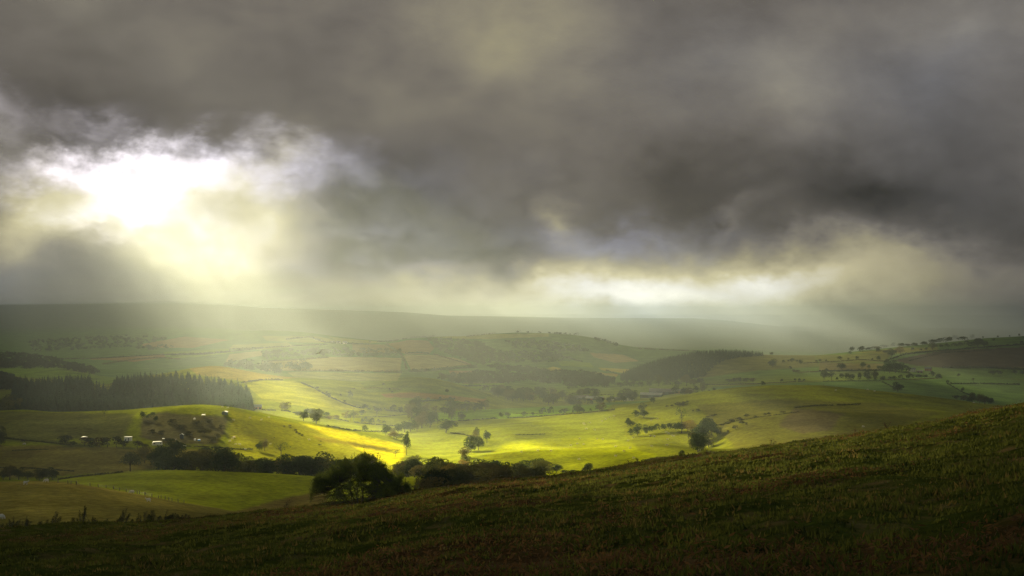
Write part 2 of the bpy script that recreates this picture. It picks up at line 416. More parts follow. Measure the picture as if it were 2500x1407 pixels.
def build_sky():
    # a wide flat ceiling whose rim comes down to the ground far beyond the haze
    rs = [0, 600, 1200, 2500, 5000, 10000, 20000, 40000, 58000, 64000, 68000, 70000]
    zs = [DECK]*9 + [DECK-40, DECK-180, -400]
    n = 96; V = [(0,0,DECK)]; Fc = []
    for r, z in zip(rs[1:], zs[1:]):
        for i in range(n):
            a = 2*math.pi*i/n; V.append((r*math.sin(a), r*math.cos(a), z))
    for i in range(n): Fc.append((0, 1+(i+1) % n, 1+i))
    for k in range(len(rs)-2):
        for i in range(n):
            a = 1+k*n+i; b = 1+k*n+(i+1) % n; Fc.append((a, b, b+n, a+n))
    me = bpy.data.meshes.new("sky"); me.from_pydata(V, [], Fc); me.materials.append(sky_material()); me.update()
    tag(link("sky", me), kind='structure')
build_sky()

# ------------------------------------------------------------------ the ground sheet
FIELDS = []   # (polygon in photo pixels, ymin, ymax, colour, softness)
G_GRASS = (.150,.175,.008); G_LUSH = (.12,.19,.012); G_OLIVE = (.14,.13,.02); G_ROUGH = (.12,.11,.022)
G_BROWN = (.085,.06,.032); G_STUB = (.24,.20,.07); G_TAN = (.20,.135,.045); G_PALE = (.19,.20,.045); G_MID = (.085,.15,.032); G_SUNPOOL=(.50,.46,.003)
def fld(poly, ymin, ymax, col): FIELDS.append((poly, ymin, ymax, col))
# near left
fld([(-400,1160),(140,1172),(300,1199),(450,1227),(620,1256),(800,1300),(800,1420),(-400,1420)], 200, 470, (.125,.108,.022))
fld([(560,1252),(700,1215),(800,1195),(800,1260),(640,1262)], 380, 640, (.11,.09,.02))
fld([(130,1171),(300,1155),(520,1150),(800,1166),(1040,1165),(1060,1200),(760,1186),(700,1200),(560,1250),(430,1226),(300,1202)], 440, 760, (.155,.18,.006))
# rough hill behind with the overgrown plot
fld([(-400,1000),(330,1010),(300,1070),(0,1075),(-400,1080)], 850, 1100, (.105,.11,.022))
fld([(345,1018),(400,1006),(460,1012),(556,1018),(548,1060),(530,1086),(400,1084),(340,1068)], 850, 1150, (.085,.078,.028))
fld([(-400,1085),(120,1088),(380,1096),(560,1098),(560,1120),(330,1150),(100,1165),(-400,1170)], 640, 900, (.17,.145,.024))
fld([(0,1065),(130,1075),(200,1085),(330,1100),(330,1093),(200,1092),(110,1082),(0,1075)], 700, 1000, (.08,.09,.02))
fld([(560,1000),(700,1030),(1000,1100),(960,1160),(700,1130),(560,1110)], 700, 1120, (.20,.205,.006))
fld([(730,1032),(820,1048),(900,1068),(985,1088),(990,1110),(960,1135),(900,1110),(800,1062)], 740, 1120, G_SUNPOOL)  # pool of sunlight painted in as extra bright yellow grass
fld([(760,1062),(960,1098),(950,1104),(780,1075)], 740, 1120, (.20,.17,.012))
# centre and right
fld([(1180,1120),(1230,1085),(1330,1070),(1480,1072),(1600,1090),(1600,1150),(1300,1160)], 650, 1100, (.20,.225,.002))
fld([(1480,998),(1900,930),(2200,955),(2500,990),(2700,1010),(2700,1100),(1700,1130),(1560,1100)], 700, 1420, (.135,.150,.007))
fld([(1700,990),(1900,975),(2150,985),(2300,1010),(2100,1060),(1800,1100)], 700, 1300, (.105,.105,.012))
fld([(1940,996),(2060,1010),(2030,1050),(1960,1060),(1900,1040)], 700, 1300, (.09,.075,.026))
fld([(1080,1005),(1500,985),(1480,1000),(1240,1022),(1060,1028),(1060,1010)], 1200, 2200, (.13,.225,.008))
fld([(930,962),(1000,958),(1100,960),(1190,968),(1180,985),(1050,974),(940,970)], 1200, 2200, (.21,.125,.03))
fld([(880,935),(1020,915),(1200,965),(1180,975),(1000,955),(900,958)], 1500, 2200, (.12,.15,.018))
fld([(450,890),(560,890),(740,922),(600,932),(480,915)], 1700, 2200, (.22,.18,.03))
fld([(590,932),(720,930),(800,962),(900,1004),(780,1000),(640,975)], 1300, 2200, (.21,.22,.012))
# far fields, left to right
for p, c in [
 ([(220,876),(400,864),(405,872),(300,888),(240,888)], G_TAN),
 ([(400,860),(560,852),(570,862),(480,872),(405,878)], G_LUSH),
 ([(130,882),(240,878),(420,890),(440,905),(280,930),(200,905)], G_MID),
 ([(0,900),(120,900),(300,925),(260,940),(0,915)], G_LUSH),
 ([(345,840),(450,822),(560,830),(470,850),(350,848)], G_TAN),
 ([(560,865),(640,856),(640,868),(580,880),(552,884)], G_STUB),
 ([(570,842),(700,836),(720,846),(640,854),(560,852)], G_PALE),
 ([(640,820),(780,822),(850,838),(720,836),(650,832)], G_PALE),
 ([(800,822),(930,835),(900,840),(830,835)], G_PALE),
 ([(640,884),(800,872),(880,872),(980,874),(978,906),(800,906),(640,905)], G_STUB),
 ([(700,908),(980,912),(970,930),(860,930),(720,922)], G_PALE),
 ([(945,840),(1000,830),(1045,832),(1060,850),(1048,864),(990,866)], G_TAN),
 ([(860,838),(940,842),(975,862),(860,862)], (.16,.13,.05)),
 ([(985,868),(1050,866),(1120,876),(1150,890),(1080,898),(1004,904)], G_STUB),
 ([(1095,905),(1160,906),(1150,920),(1105,922)], G_TAN),
 ([(1060,824),(1200,816),(1340,814),(1340,822),(1200,828),(1130,828)], G_PALE),
 ([(1180,880),(1260,880),(1300,890),(1240,896)], G_MID),
 ([(1440,862),(1520,866),(1560,882),(1500,886),(1450,872)], (.30,.22,.07)),
 ([(1350,895),(1380,904),(1372,910),(1330,902)], (.30,.26,.04)),
 ([(1460,898),(1540,902),(1530,912),(1470,904)], (.28,.24,.03)),
 ([(1440,908),(1510,914),(1505,920),(1450,914)], (.26,.21,.05)),
 ([(1360,880),(1440,886),(1450,898),(1370,894)], G_LUSH),
 ([(1240,896),(1340,898),(1330,908),(1230,906)], G_LUSH),
 ([(1105,936),(1230,935),(1235,944),(1190,955),(1120,940)], G_LUSH),
 ([(1370,958),(1640,946),(1760,948),(1700,958),(1620,966),(1380,970)], (.125,.165,.02)),
 ([(1440,985),(1600,978),(1560,990),(1480,992)], (.08,.15,.02)),
 ([(1660,880),(1850,866),(1990,868),(2000,895),(1850,905),(1700,925),(1690,910)], (.12,.12,.03)),
 ([(1990,868),(2180,862),(2160,885),(2000,885)], (.115,.12,.03)),
 ([(2000,885),(2160,888),(2150,905),(2000,906)], (.13,.115,.04)),
 ([(2010,908),(2130,904),(2160,915),(2010,920)], (.12,.16,.035)),
 ([(1740,945),(2350,915),(2500,930),(2500,1010),(2250,975),(2000,940),(1720,965)], (.085,.15,.030)),
 ([(2340,905),(2500,905),(2500,925),(2320,920)], (.095,.16,.03)),
 ([(2080,862),(2200,850),(2290,848),(2290,855),(2180,864)], (.17,.17,.03)),
 ([(2180,880),(2300,856),(2520,846),(2520,900),(2300,898),(2230,892)], (.06,.042,.026)),
]: fld(p, 1900, 7000, c)

def in_poly(u, v, poly):
    ins = np.zeros(u.shape, bool); n = len(poly)
    for i in range(n):
        x0, y0 = poly[i]; x1, y1 = poly[(i+1) % n]
        if y0 == y1: continue
        c = ((y0 > v) != (y1 > v)) & (u < (x1-x0)*(v-y0)/(y1-y0)+x0)
        ins ^= c
    return ins

def ground_material():
    m = new_mat("turf"); t = NT(m)
    o = t.n("ShaderNodeOutputMaterial"); g = t.n("ShaderNodeNewGeometry")
    at = t.n("ShaderNodeAttribute"); at.attribute_name = "ground_colour"
    P = g.outputs['Position']
    n1 = t.noise(P, .35, 6, .65); n2 = t.noise(t.mapping(P, sc=(1,1.0,3)), .028, 7, .62); n3 = t.noise(P, 3.2, 4, .7)
    n4 = t.noise(P, .9, 5, .6)
    f1 = t.maprange(n1.outputs[0], .32, .68, .60, 1.40); f2 = t.maprange(n2.outputs[0], .32, .68, .66, 1.34)
    f3 = t.maprange(n3.outputs[0], .3, .7, .7, 1.3)
    c = t.mix(1.0, at.outputs['Color'], f1, 'MULTIPLY'); c = t.mix(1.0, c, f2, 'MULTIPLY'); c = t.mix(1.0, c, f3, 'MULTIPLY')
    # dry straw-brown patches
    br = t.maprange(n4.outputs[0], .52, .66, 0, .55)
    br = t.math('MULTIPLY', br, at.outputs['Alpha'])
    c = t.mix(br, c, (.105,.062,.026))
    d = t.n("ShaderNodeBsdfDiffuse"); t.l(c, d.inputs[0]); d.inputs['Roughness'].default_value = .6
    bp = t.n("ShaderNodeBump"); bp.inputs['Strength'].default_value = .8; bp.inputs['Distance'].default_value = .35
    hh = t.math('ADD', t.math('MULTIPLY', n1.outputs[0], .9), t.math('MULTIPLY', n3.outputs[0], .35))
    t.l(hh, bp.inputs['Height']); t.l(bp.outputs[0], d.inputs['Normal'])
    t.l(d.outputs[0], o.inputs[0]); return m

def build_ground():
    us = np.arange(-100, 2601, 2.6)
    az_in = np.arctan((us-UC)/F)
    e = az_in[-1]
    out = np.concatenate([np.linspace(e, R(40), 40)[1:], np.linspace(R(40), R(180), 50)[1:]])
    az = np.concatenate([-out[::-1][1:], az_in, out]); 
    lim = math.atan(2100/F)
    azc = np.clip(az, -lim, lim)
    rs = np.concatenate([np.geomspace(2, 20, 50)[:-1], np.geomspace(20, 130, 190)[:-1], np.geomspace(130, 420, 70)[:-1], np.geomspace(420, 2400, 430)[:-1],
                         np.geomspace(2400, 6800, 190)[:-1], np.geomspace(6800, 18000, 50)[:-1], np.geomspace(18000, 32000, 60)[:-1], np.geomspace(32000, 66000, 8)])
    nc, nr = len(az), len(rs)
    X = np.zeros((nc, nr)); Y = X.copy(); Z = X.copy(); U = X.copy(); D = X.copy()
    for i in range(nc):
        u = UC + F*math.tan(azc[i]); y = rs*math.cos(azc[i])
        yk, zk = column_knots(u)
        X[i] = rs*math.sin(az[i]); Y[i] = rs*math.cos(az[i])
        Z[i] = pchip(yk, zk, y); U[i] = u; D[i] = y
    Z += relief(X, Y)
    Vp = HV - Z*F/D
    # colours -------------------------------------------------
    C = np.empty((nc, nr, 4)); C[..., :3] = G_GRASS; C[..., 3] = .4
    far = sstep(2200, 3200, D)[..., None]
    C[..., :3] = C[..., :3]*(1-far) + np.array(G_MID)*far
    moor = sstep(6500, 8500, D)[..., None]
    C[..., :3] = C[..., :3]*(1-moor) + np.array((.10,.12,.085))*moor  # far moor paled towards the sky, haze put into the ground colour
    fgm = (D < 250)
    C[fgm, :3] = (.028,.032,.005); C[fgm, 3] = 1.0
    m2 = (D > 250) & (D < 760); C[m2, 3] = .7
    # wobble the field edges a little
    wob = 1.6*fbm(U/14, Vp/9, 2, 77)
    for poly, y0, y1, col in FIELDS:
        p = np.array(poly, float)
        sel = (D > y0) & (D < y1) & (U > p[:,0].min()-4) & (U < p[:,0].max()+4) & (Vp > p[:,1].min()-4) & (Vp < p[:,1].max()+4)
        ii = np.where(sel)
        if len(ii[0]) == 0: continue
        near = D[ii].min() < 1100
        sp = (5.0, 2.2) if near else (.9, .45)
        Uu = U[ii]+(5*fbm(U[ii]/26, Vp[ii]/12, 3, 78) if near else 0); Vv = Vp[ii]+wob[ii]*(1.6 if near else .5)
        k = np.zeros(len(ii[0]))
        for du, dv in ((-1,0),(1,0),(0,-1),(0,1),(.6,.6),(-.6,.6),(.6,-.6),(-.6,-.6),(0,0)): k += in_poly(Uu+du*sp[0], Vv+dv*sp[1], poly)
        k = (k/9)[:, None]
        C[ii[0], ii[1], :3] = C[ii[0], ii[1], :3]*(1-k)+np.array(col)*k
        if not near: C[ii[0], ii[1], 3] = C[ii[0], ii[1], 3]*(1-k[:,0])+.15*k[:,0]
    # broad mottling, bracken on the near slope
    mt = 1 + .16*fbm(X/55, Y/90, 4, 91)*(1-sstep(2500,5000,D))
    C[..., :3] *= mt[..., None]
    bk = sstep(.14, .38, fbm(X/5.5, Y/7, 4, 101)) * (D < 250) * .9
    C[..., :3] = C[..., :3]*(1-bk[..., None]) + np.array((.046,.024,.009))*bk[..., None]
    # small mesh-space rows for rough pasture
    rp = sstep(.15, .5, fbm(X/14, Y/22, 4, 131)) * (D > 400) * (D < 1120) * .45
    C[..., :3] = C[..., :3]*(1-rp[..., None]) + C[..., :3]*np.array((.72,.66,.9))*rp[..., None]
    verts = np.stack([X, Y, Z], -1).reshape(-1, 3)
    idx = np.arange(nc*nr).reshape(nc, nr)
    nxt = np.roll(idx, -1, axis=0)
    q = np.stack([idx[:, :-1], nxt[:, :-1], nxt[:, 1:], idx[:, 1:]], -1).reshape(-1, 4)
    # close the small hole at the camera's feet with quads folded to a centre point
    c0 = len(verts); verts = np.vstack([verts, [[0, 0, -1.72]]])
    h = np.stack([np.full(nc//2, c0), nxt[0:nc//2*2:2, 0][:nc//2], idx[0:nc//2*2:2, 0], np.roll(idx[:, 0], 1)[0:nc//2*2:2]], -1)
    q = np.vstack([q, h[:, [0, 3, 2, 1]]])
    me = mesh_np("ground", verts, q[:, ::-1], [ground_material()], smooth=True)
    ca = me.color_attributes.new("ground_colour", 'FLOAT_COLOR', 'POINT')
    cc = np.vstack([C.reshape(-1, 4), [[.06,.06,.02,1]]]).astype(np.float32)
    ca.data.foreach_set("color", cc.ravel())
    o = link("ground", me); tag(o, kind='structure')
build_ground()

# ------------------------------------------------------------------ foliage
def leaf_quads(P, N, size, rng, aspect=1.0):
    """one small quad per point, turned about its normal at random"""
    n = len(P); N = N/np.linalg.norm(N, axis=1, keepdims=True)
    a = np.cross(N, rng.normal(size=(n,3))); a /= np.linalg.norm(a, axis=1, keepdims=True)+1e-9
    b = np.cross(N, a)
    s = (size*rng.uniform(.6,1.3,size=n) if np.isscalar(size) else size)[:, None]
    a = a*s; b = b*s*aspect
    V = np.stack([P-a*.9, P-b*.55+a*.1, P+a, P+b*.6-a*.05], 1).reshape(-1, 3)
    return V, np.arange(4*n).reshape(n, 4)
def crown_arrays(seed, n=1500, lumps=14, size=.035, shape='round', bottom=.12, sparse=0.0):
    rng = np.random.default_rng(seed)
    cs = []; rad = []
    for i in range(lumps):
        for _ in range(60):
            p = rng.uniform(-1, 1, 3)
            if (p**2).sum() < 1: break
        z01 = (p[2]+1)/2
        if shape == 'round': wr = 1.0; r = rng.uniform(.15,.27)
        elif shape == 'wide': wr = 1.0; r = rng.uniform(.12,.22)
        elif shape == 'tall': wr = .9*(1.15-.6*z01); r = rng.uniform(.14,.24)
        else: wr = 1.0; r = rng.uniform(.16,.26)
        rr = .5-r*.8
        c = np.array([p[0]*rr*wr, p[1]*rr*wr, bottom+r*.7+(z01)*(1-bottom-r*1.5)])
        cs.append(c); rad.append(r)
    cs = np.array(cs); rad = np.array(rad)
    w = rad**2; w /= w.sum()
    k = rng.choice(lumps, size=n, p=w)
    d = rng.normal(size=(n,3)); d /= np.linalg.norm(d, axis=1, keepdims=True)
    d[:,2] = np.where(d[:,2] < -.45, -d[:,2], d[:,2])
    rr = rad[k]*(1-rng.exponential(.10, n).clip(0,.6)+rng.uniform(-.02,.10,n))
    P = cs[k]+d*rr[:,None]*np.array([1,1,.85])
    # raggedness
    if sparse > 0:
        keep = vnoise(P[:,0]*9+seed, P[:,2]*9+P[:,1]*5, seed) > sparse; P = P[keep]; d = d[keep]
    N = d+rng.normal(size=d.shape)*.55
    return leaf_quads(P, N, size, rng)
def trunk_mb(seed, hgt=.55, r=.028, limbs=5):
    rnd = random.Random(seed); mb = MB()
    mb.tube((0,0,-.04),(0.01,0,hgt*.45), r, r*.75, 7); mb.tube((0.01,0,hgt*.45),(rnd.uniform(-.04,.04),0,hgt), r*.75, r*.4, 6)
    for i in range(limbs):
        a = rnd.uniform(0, 6.28); z0 = hgt*rnd.uniform(.4,.85); L = rnd.uniform(.2,.36)
        p = (0.01,0,z0); q = (L*.6*math.cos(a), L*.6*math.sin(a), z0+.14); e = (L*math.cos(a), L*math.sin(a), z0+.3)
        mb.tube(p, q, r*.42, r*.28, 5); mb.tube(q, e, r*.28, r*.1, 4)
    return mb
def mesh_of(mb, name, mat):
    me = bpy.data.meshes.new(name); me.from_pydata(mb.v, [], mb.f); me.materials.append(mat); me.update(); return me

PROTO = {}
def add_proto(kind, mat, specs, trunk=(.5,.03,5), name='crown'):
    L = []
    for sd, kw in specs:
        V, Fq = crown_arrays(sd, **kw)
        L.append((mesh_np(name, V, Fq, [mat]), mesh_of(trunk_mb(sd, *trunk), 'trunk', M_BARK)))
    PROTO[kind] = L
add_proto('round', M_LEAF, [(s, dict(n=1900, lumps=16, size=.032, shape='round', bottom=.0, sparse=.06)) for s in (1,2,3,4)])
add_proto('pale', M_LEAFP, [(s, dict(n=1500, lumps=14, size=.032, shape='round', bottom=.02, sparse=.12)) for s in (31,32)])
add_proto('open', M_LEAF, [(s, dict(n=1100, lumps=13, size=.030, shape='wide', bottom=.16, sparse=.28)) for s in (5,6,7)], (.6,.026,8))
add_proto('tall', M_LEAF, [(s, dict(n=1700, lumps=15, size=.030, shape='tall', bottom=.0, sparse=.08)) for s in (8,9,10)], (.7,.03,6))
add_proto('bush', M_HEDGE, [(s, dict(n=900, lumps=10, size=.045, shape='bush', bottom=-.02, sparse=.12)) for s in (11,12,13)], (.4,.03,4))
add_proto('gorse', M_GORSE, [(s, dict(n=500, lumps=8, size=.06, shape='bush', bottom=-.05, sparse=.15)) for s in (14,15)], (.3,.03,3))
add_proto('thin', M_LEAF, [(s, dict(n=420, lumps=10, size=.030, shape='wide', bottom=.3, sparse=.4)) for s in (16,17)], (.75,.022,10))

def conifer_arrays(seed, tiers=15, per=13, lowdetail=False):
    rng = np.random.default_rng(seed); P = []; N = []; A = []; Sz = []
    V = []; Fq = []
    for k in range(tiers):
        z = .06+.92*(k/(tiers-1))**.92; r = .5*(1-(z-.05)/1.0)**.85*rng.uniform(.8,1.15)+.012
        m = max(4, int(per*(1-.6*k/tiers)))
        for j in range(m):
            a = 2*math.pi*(j+rng.uniform(-.3,.3))/m; rr = r*rng.uniform(.65,1.18)
            c, s = math.cos(a), math.sin(a); w = rr*.42; dz = -.05*rng.uniform(.3,1.4)
            z0 = z+rng.uniform(-.02,.02)
            b = len(V)
            V += [(0.02*c,0.02*s,z0+.035),(c*rr*.6-s*w,s*rr*.6+c*w,z0+dz*.6),(c*rr,s*rr,z0+dz),(c*rr*.6+s*w,s*rr*.6-c*w,z0+dz*.6-.012)]
            Fq.append((b,b+1,b+2,b+3))
            if not lowdetail:
                b = len(V); w2 = rr*.2
                V += [(c*rr*.3,s*rr*.3,z0+.02),(c*rr*.75-s*w2,s*rr*.75+c*w2,z0+dz-.03),(c*rr*1.05,s*rr*1.05,z0+dz*.6+.015),(c*rr*.7+s*w2,s*rr*.7-c*w2,z0+dz*.4+.03)]
                Fq.append((b,b+1,b+2,b+3))
    return np.array(V), np.array(Fq)
PROTO['conifer'] = []
for sd in (41,42,43,44):
    V, Fq = conifer_arrays(sd)
    PROTO['conifer'].append((mesh_np('crown', V, Fq, [M_CONIF]), mesh_of(trunk_mb(sd, .9, .02, 0), 'trunk', M_BARK)))

NAMES = dict(round='broadleaf_tree', pale='broadleaf_tree', open='broadleaf_tree', tall='broadleaf_tree', thin='thin_tree', bush='bush', gorse='gorse_bush', conifer='conifer_tree')
CATS = dict(round='tree', pale='tree', open='tree', tall='tree', thin='tree', bush='bush', gorse='bush', conifer='conifer')
DEFER = []
def plant(kind, p, h, w, label, group=None, cat=None, now=False):
    if NAMES[kind] == 'broadleaf_tree' and not now:
        DEFER.append((h*max(w, h)/p[1]**2, kind, tuple(p), h, w, label, group)); return
    crown, trunk = random.choice(PROTO[kind])
    root = empty(NAMES[kind], (p[0], p[1], p[2]-.1), random.uniform(0, 6.28), (w, w, h))
    tag(root, label, cat or CATS[kind], group)
    link('crown' if kind not in ('bush','gorse') else 'foliage', crown, root)
    link('trunk' if kind not in ('bush','gorse') else 'stem', trunk, root)
    return root
def tree(u, v, hp, wp=None, kind='round', label='', group=None, ymin=180, y=None):
    p = at_depth(u, y) if y else hit(u, v, ymin)
    if p[1] < 8: return
    s = p[1]/F
    return plant(kind, p, hp*s*1.2, (wp or hp*1.05)*s*1.30, label, group)
ORD = ['first','second','third','fourth','fifth','sixth','seventh','eighth','ninth','tenth','eleventh','twelfth','thirteenth','fourteenth','fifteenth','sixteenth','seventeenth','eighteenth','nineteenth','twentieth']
def row(lst, what, where, group, ymin=180, kind='round'):
    lst = sorted(lst, key=lambda a: a[0])
    for i, a in enumerate(lst):
        u, v, hp = a[:3]; wp = a[3] if len(a) > 3 else None; k = a[4] if len(a) > 4 else kind
        o_ = ('leftmost ' if i == 0 else 'rightmost ' if i == len(lst)-1 else ORD[i]+' ')
        lab = f"{o_}{what}{' from the left' if 0 < i < len(lst)-1 else ''} {where}"
        tree(u, v, hp, wp, k, lab, group, ymin)

# -- single trees that stand out
T = tree
T(318,1151,41,44,'round','dark round tree alone at the left end of the wood belt',ymin=600)
T(696,1002,19,27,'round','round tree alone on the pale sunlit slope right of the plantation',ymin=1100)
T(772,1042,32,36,'round','largest round tree at the foot of the sunlit slope',ymin=1100)
T(741,1037,20,24,'round','smaller tree touching the largest round tree below the sunlit slope',ymin=1100)
T(855,974,18,14,'tall','narrow tree alone high on the sunlit shoulder',ymin=1300)
T(1089,1057,31,44,'round','broad domed tree beside the central stream field',ymin=1100)
T(920,1015,22,25,'open','spreading tree with a clear trunk between the sunlit hedges',ymin=1100)
T(885,1017,15,15,'open','small round topped tree left of the spreading tree in the sunlit fields',ymin=1100)
T(891,1054,14,17,'round','low round tree at the edge of the ploughed strip',ymin=1000)
T(2192,957,21,26,'round','dark crooked tree at the end of a hedge above the near right hill',ymin=1700)
T(1886,896,17,26,'round','big round tree alone below the far conifer hilltop',ymin=2500)
T(1882,868,8,11,'round','round tree on the skyline beside the conifer wood',ymin=2500)
T(2314,938,9,10,'round','small tree halfway down the diagonal hedge line',ymin=2000)
T(2351,956,9,9,'open','small lollipop shaped tree low on the diagonal hedge line',ymin=1900)
T(2376,937,14,16,'thin','pale faint tree alone on the right hand pasture',ymin=2000)
T(2340,920,7,11,'bush','low bush alone in the top right pasture',ymin=2000)
T(1189,1082,28,22,'tall','oval tree standing right of the stream trees',ymin=850)
T(992,1112,52,22,'tall','tall slim tree rising where the stream leaves the wood',ymin=780)
T(965,1116,18,26,'thin','rusty straggling tree left of the tall slim tree',ymin=780)
T(1664,1046,48,24,'thin','tall pale poplar like tree on the flank of the near right hill',ymin=900)
T(255,1019,17,13,'thin','twiggy small tree on the crest in front of the plantation',ymin=900)
T(633,1101,20,17,'round','shorter of the two trees side by side below the white sheep',ymin=780)
T(646,1101,29,19,'tall','taller of the two trees side by side below the white sheep',ymin=780)
T(686,1113,30,38,'thin','brown thinly leaved tree right of the pair above the wood belt',ymin=780)
T(610,1101,6,13,'bush','low dark bush left of the pair above the wood belt',ymin=780)
T(1862,942,10,12,'open','leaning thorn tree poking over the crest of the near right hill',ymin=1000)
T(1592,986,14,15,'round','brownish round tree on the shoulder under the blue barn',ymin=1000)
T(1665,1121,19,14,'bush','upright bush at the edge of the near slope',ymin=600)
T(2,1091,44,24,'round','dark tree cut by the left edge of the view',ymin=600)
row([(352,1023,18),(364,1024,12),(372,1018,11,14),(378,1030,14,14)],'small tree','at the corner of the overgrown plot','thorns by the overgrown plot',900,'open')
row([(160,1087,22,30),(176,1088,10,20),(206,1090,20,26),(224,1092,22,28),(242,1093,24,28),(262,1093,22,26),(284,1093,24,24),(302,1094,16,20),(335,1094,15,26),(352,1095,10,22)],
    'dark bush','in the hedge beside the box shaped caravan','bushes along the caravan hedge',700,'bush')
row([(8,1172,20,24),(24,1172,30,36),(46,1172,26,30),(68,1172,20,26),(96,1173,26,30),(112,1173,24,26),(128,1172,28,30)],'dark tree','in the small clump at the left edge','trees in the left edge clump',500)
row([(727,1015,10,22,'bush'),(750,1016,16,20),(764,1016,17,22),(779,1017,16,22),(796,1019,12,18),(806,1024,8,18,'bush'),(820,1024,9,20,'bush')],'tree','in the row at the foot of the sunlit slope','row at the foot of the sunlit slope',1100)
row([(845,1029,24,20,'open'),(855,1029,20,16,'open'),(864,1029,25,18,'open')],'bare branched tree','in the pale group in the brightest fields','pale group in the brightest fields',1100)
row([(884,1034,12,10,'open'),(893,1034,14,12,'open'),(908,1036,14,14,'open'),(924,1032,8,8),(938,1034,6,8)],'little tree','along the lower sunlit hedge','lower sunlit hedge trees',1100)
row([(872,995,8,6,'thin'),(888,999,12,12),(897,999,10,10),(939,1002,6,6),(961,1006,16,17),(976,1010,16,18),(996,1008,20,20,'open'),(1003,1010,16,18)],'tree','along the upper sunlit hedge','upper sunlit hedge trees',1150)
row([(803,970,10,9,'bush'),(797,963,7,5,'bush'),(832,968,6,5,'bush'),(774,950,6,9,'bush'),(842,984,6,10,'bush'),(936,942,7,9),(951,956,8,7),(958,961,6,6),(1091,960,9,12)],'thorn','scattered on the shoulder above the brightest fields','scattered thorns on the sunlit shoulder',1300,'open')
row([(1004,1026,38,34),(1018,1012,40,30),(1020,1042,44,36),(1036,1030,30,34),(1050,1044,32,34),(1040,1008,20,24),(1058,1030,22,26),(1030,1046,36,36)],'large tree','in the dense clump at the centre of the valley','dense central clump',1050)
row([(942,1064,26,22),(958,1062,18,20,'pale'),(972,1060,22,22),(988,1056,24,24),(1002,1054,26,26),(1018,1053,22,22,'pale'),(962,1072,16,26),(978,1074,14,24)],'rounded tree','in the clump left of the broad domed tree','clump beside the domed tree',950)
row([(1064,1011,19,22,'open'),(1062,1018,12,26),(1086,1012,20,24),(1100,1004,30,24),(1103,1030,42,24),(1126,1029,21,20),(1112,1004,22,22),(1126,1004,20,20),(1140,1006,24,24),(1158,1004,20,22),(1172,1003,20,20),(1186,1001,22,22)],
    'dark tree','in the line right of the central clump','line right of the central clump',1100)
row([(1225,1021,14,14),(1237,1021,13,17),(1280,1018,12,14),(1300,1016,9,9),(1326,1014,17,17),(1345,1014,19,14),(1372,1012,12,13,'open'),(1382,1011,13,14,'open'),(1398,1010,8,6),(1410,1010,21,22),(1420,1009,14,24),(1442,1006,8,7),(1468,1004,20,20),(1460,1004,14,16)],
    'hedge tree','along the long valley hedge','trees along the long valley hedge',1200)
row([(1134,1120,26,30),(1136,1140,25,27),(1150,1102,34,34),(1163,1074,28,19,'tall'),(1168,1100,30,26),(1156,1088,30,26)],'tree','in the stream line below the oval tree','stream line below the oval tree',760)
row([(1567,1008,22,18),(1553,1020,17,20),(1572,1021,17,22),(1576,994,6,8),(1533,1044,20,14),(1543,1044,14,20)],'reddish tree','on the left shoulder of the near right hill','trees on the left shoulder',1000)
row([(1541,1066,18,18),(1556,1064,26,24),(1577,1060,20,18),(1590,1057,18,16),(1603,1055,18,18),(1622,1053,18,18),(1634,1052,18,18),(1650,1052,18,22)],'dark hedge tree','in the row running to the tall pale tree','row running to the tall pale tree',900)
row([(1664,1058,24,30),(1680,1056,30,32,'pale'),(1694,1062,28,28,'pale'),(1706,1066,28,28),(1722,1056,30,24),(1731,1048,26,22),(1738,1064,30,30),(1752,1066,20,20)],'crowded tree','in the hollow on the near right hill','trees crowding the hollow',850)
row([(1692,1098,40,24),(1704,1104,44,34),(1716,1100,36,30),(1730,1092,30,30),(1700,1084,34,34),(1718,1078,36,40)],'dark tree','in the lower part of the hollow','lower trees of the hollow',750)
row([(1628,994,4,8),(1640,993,5,8),(1651,991,7,12),(1660,994,12,17),(1669,991,10,12),(1679,985,7,7),(1679,989,4,5),(1692,1005,4,4),(1704,1005,6,13)],'gorse clump','high on the near right hill','gorse high on the right hill',1000,'gorse')
row([(1728,1020,4,10),(1738,1017,5,12),(1747,1015,4,8),(1762,1040,5,14),(1774,1036,6,14),(1784,1031,8,16),(1795,1049,10,13),(1777,1057,7,7),(1805,1027,8,16),(1823,1019,9,12),(1812,1036,8,14),(1823,1038,6,6),(1844,1019,4,12),(1868,1014,5,10),(1877,1013,6,9),(1912,1009,5,14),(1932,1008,3,6),(1948,1007,3,6)],
    'gorse clump','along the old bank on the right hill','gorse along the old bank',950,'gorse')
row([(693,1044,5,6),(707,1042,5,8),(709,1047,4,6),(721,1054,6,8),(724,1058,5,7),(731,1061,4,8),(738,1065,5,7),(669,1070,3,4),(783,1079,3,4),(780,1088,4,9)],'gorse dot','down the rounded hill by the ploughed strip','gorse dots on the rounded hill',780,'gorse')
row([(1580,1132,10,22),(1596,1133,14,26),(1612,1131,15,28),(1630,1128,13,26),(1646,1126,9,18)],'dark thicket bush','just over the near crest','thicket just over the crest',560,'bush')
row([(1358,1157,22,26),(1340,1158,22,24,'open'),(1438,1154,20,26),(1428,1156,14,22,'bush'),(1460,1154,9,20,'bush'),(1380,1158,10,18,'bush'),(1400,1157,9,18,'bush')],'tree','at the right tail of the wood belt','right tail of the wood belt',500)
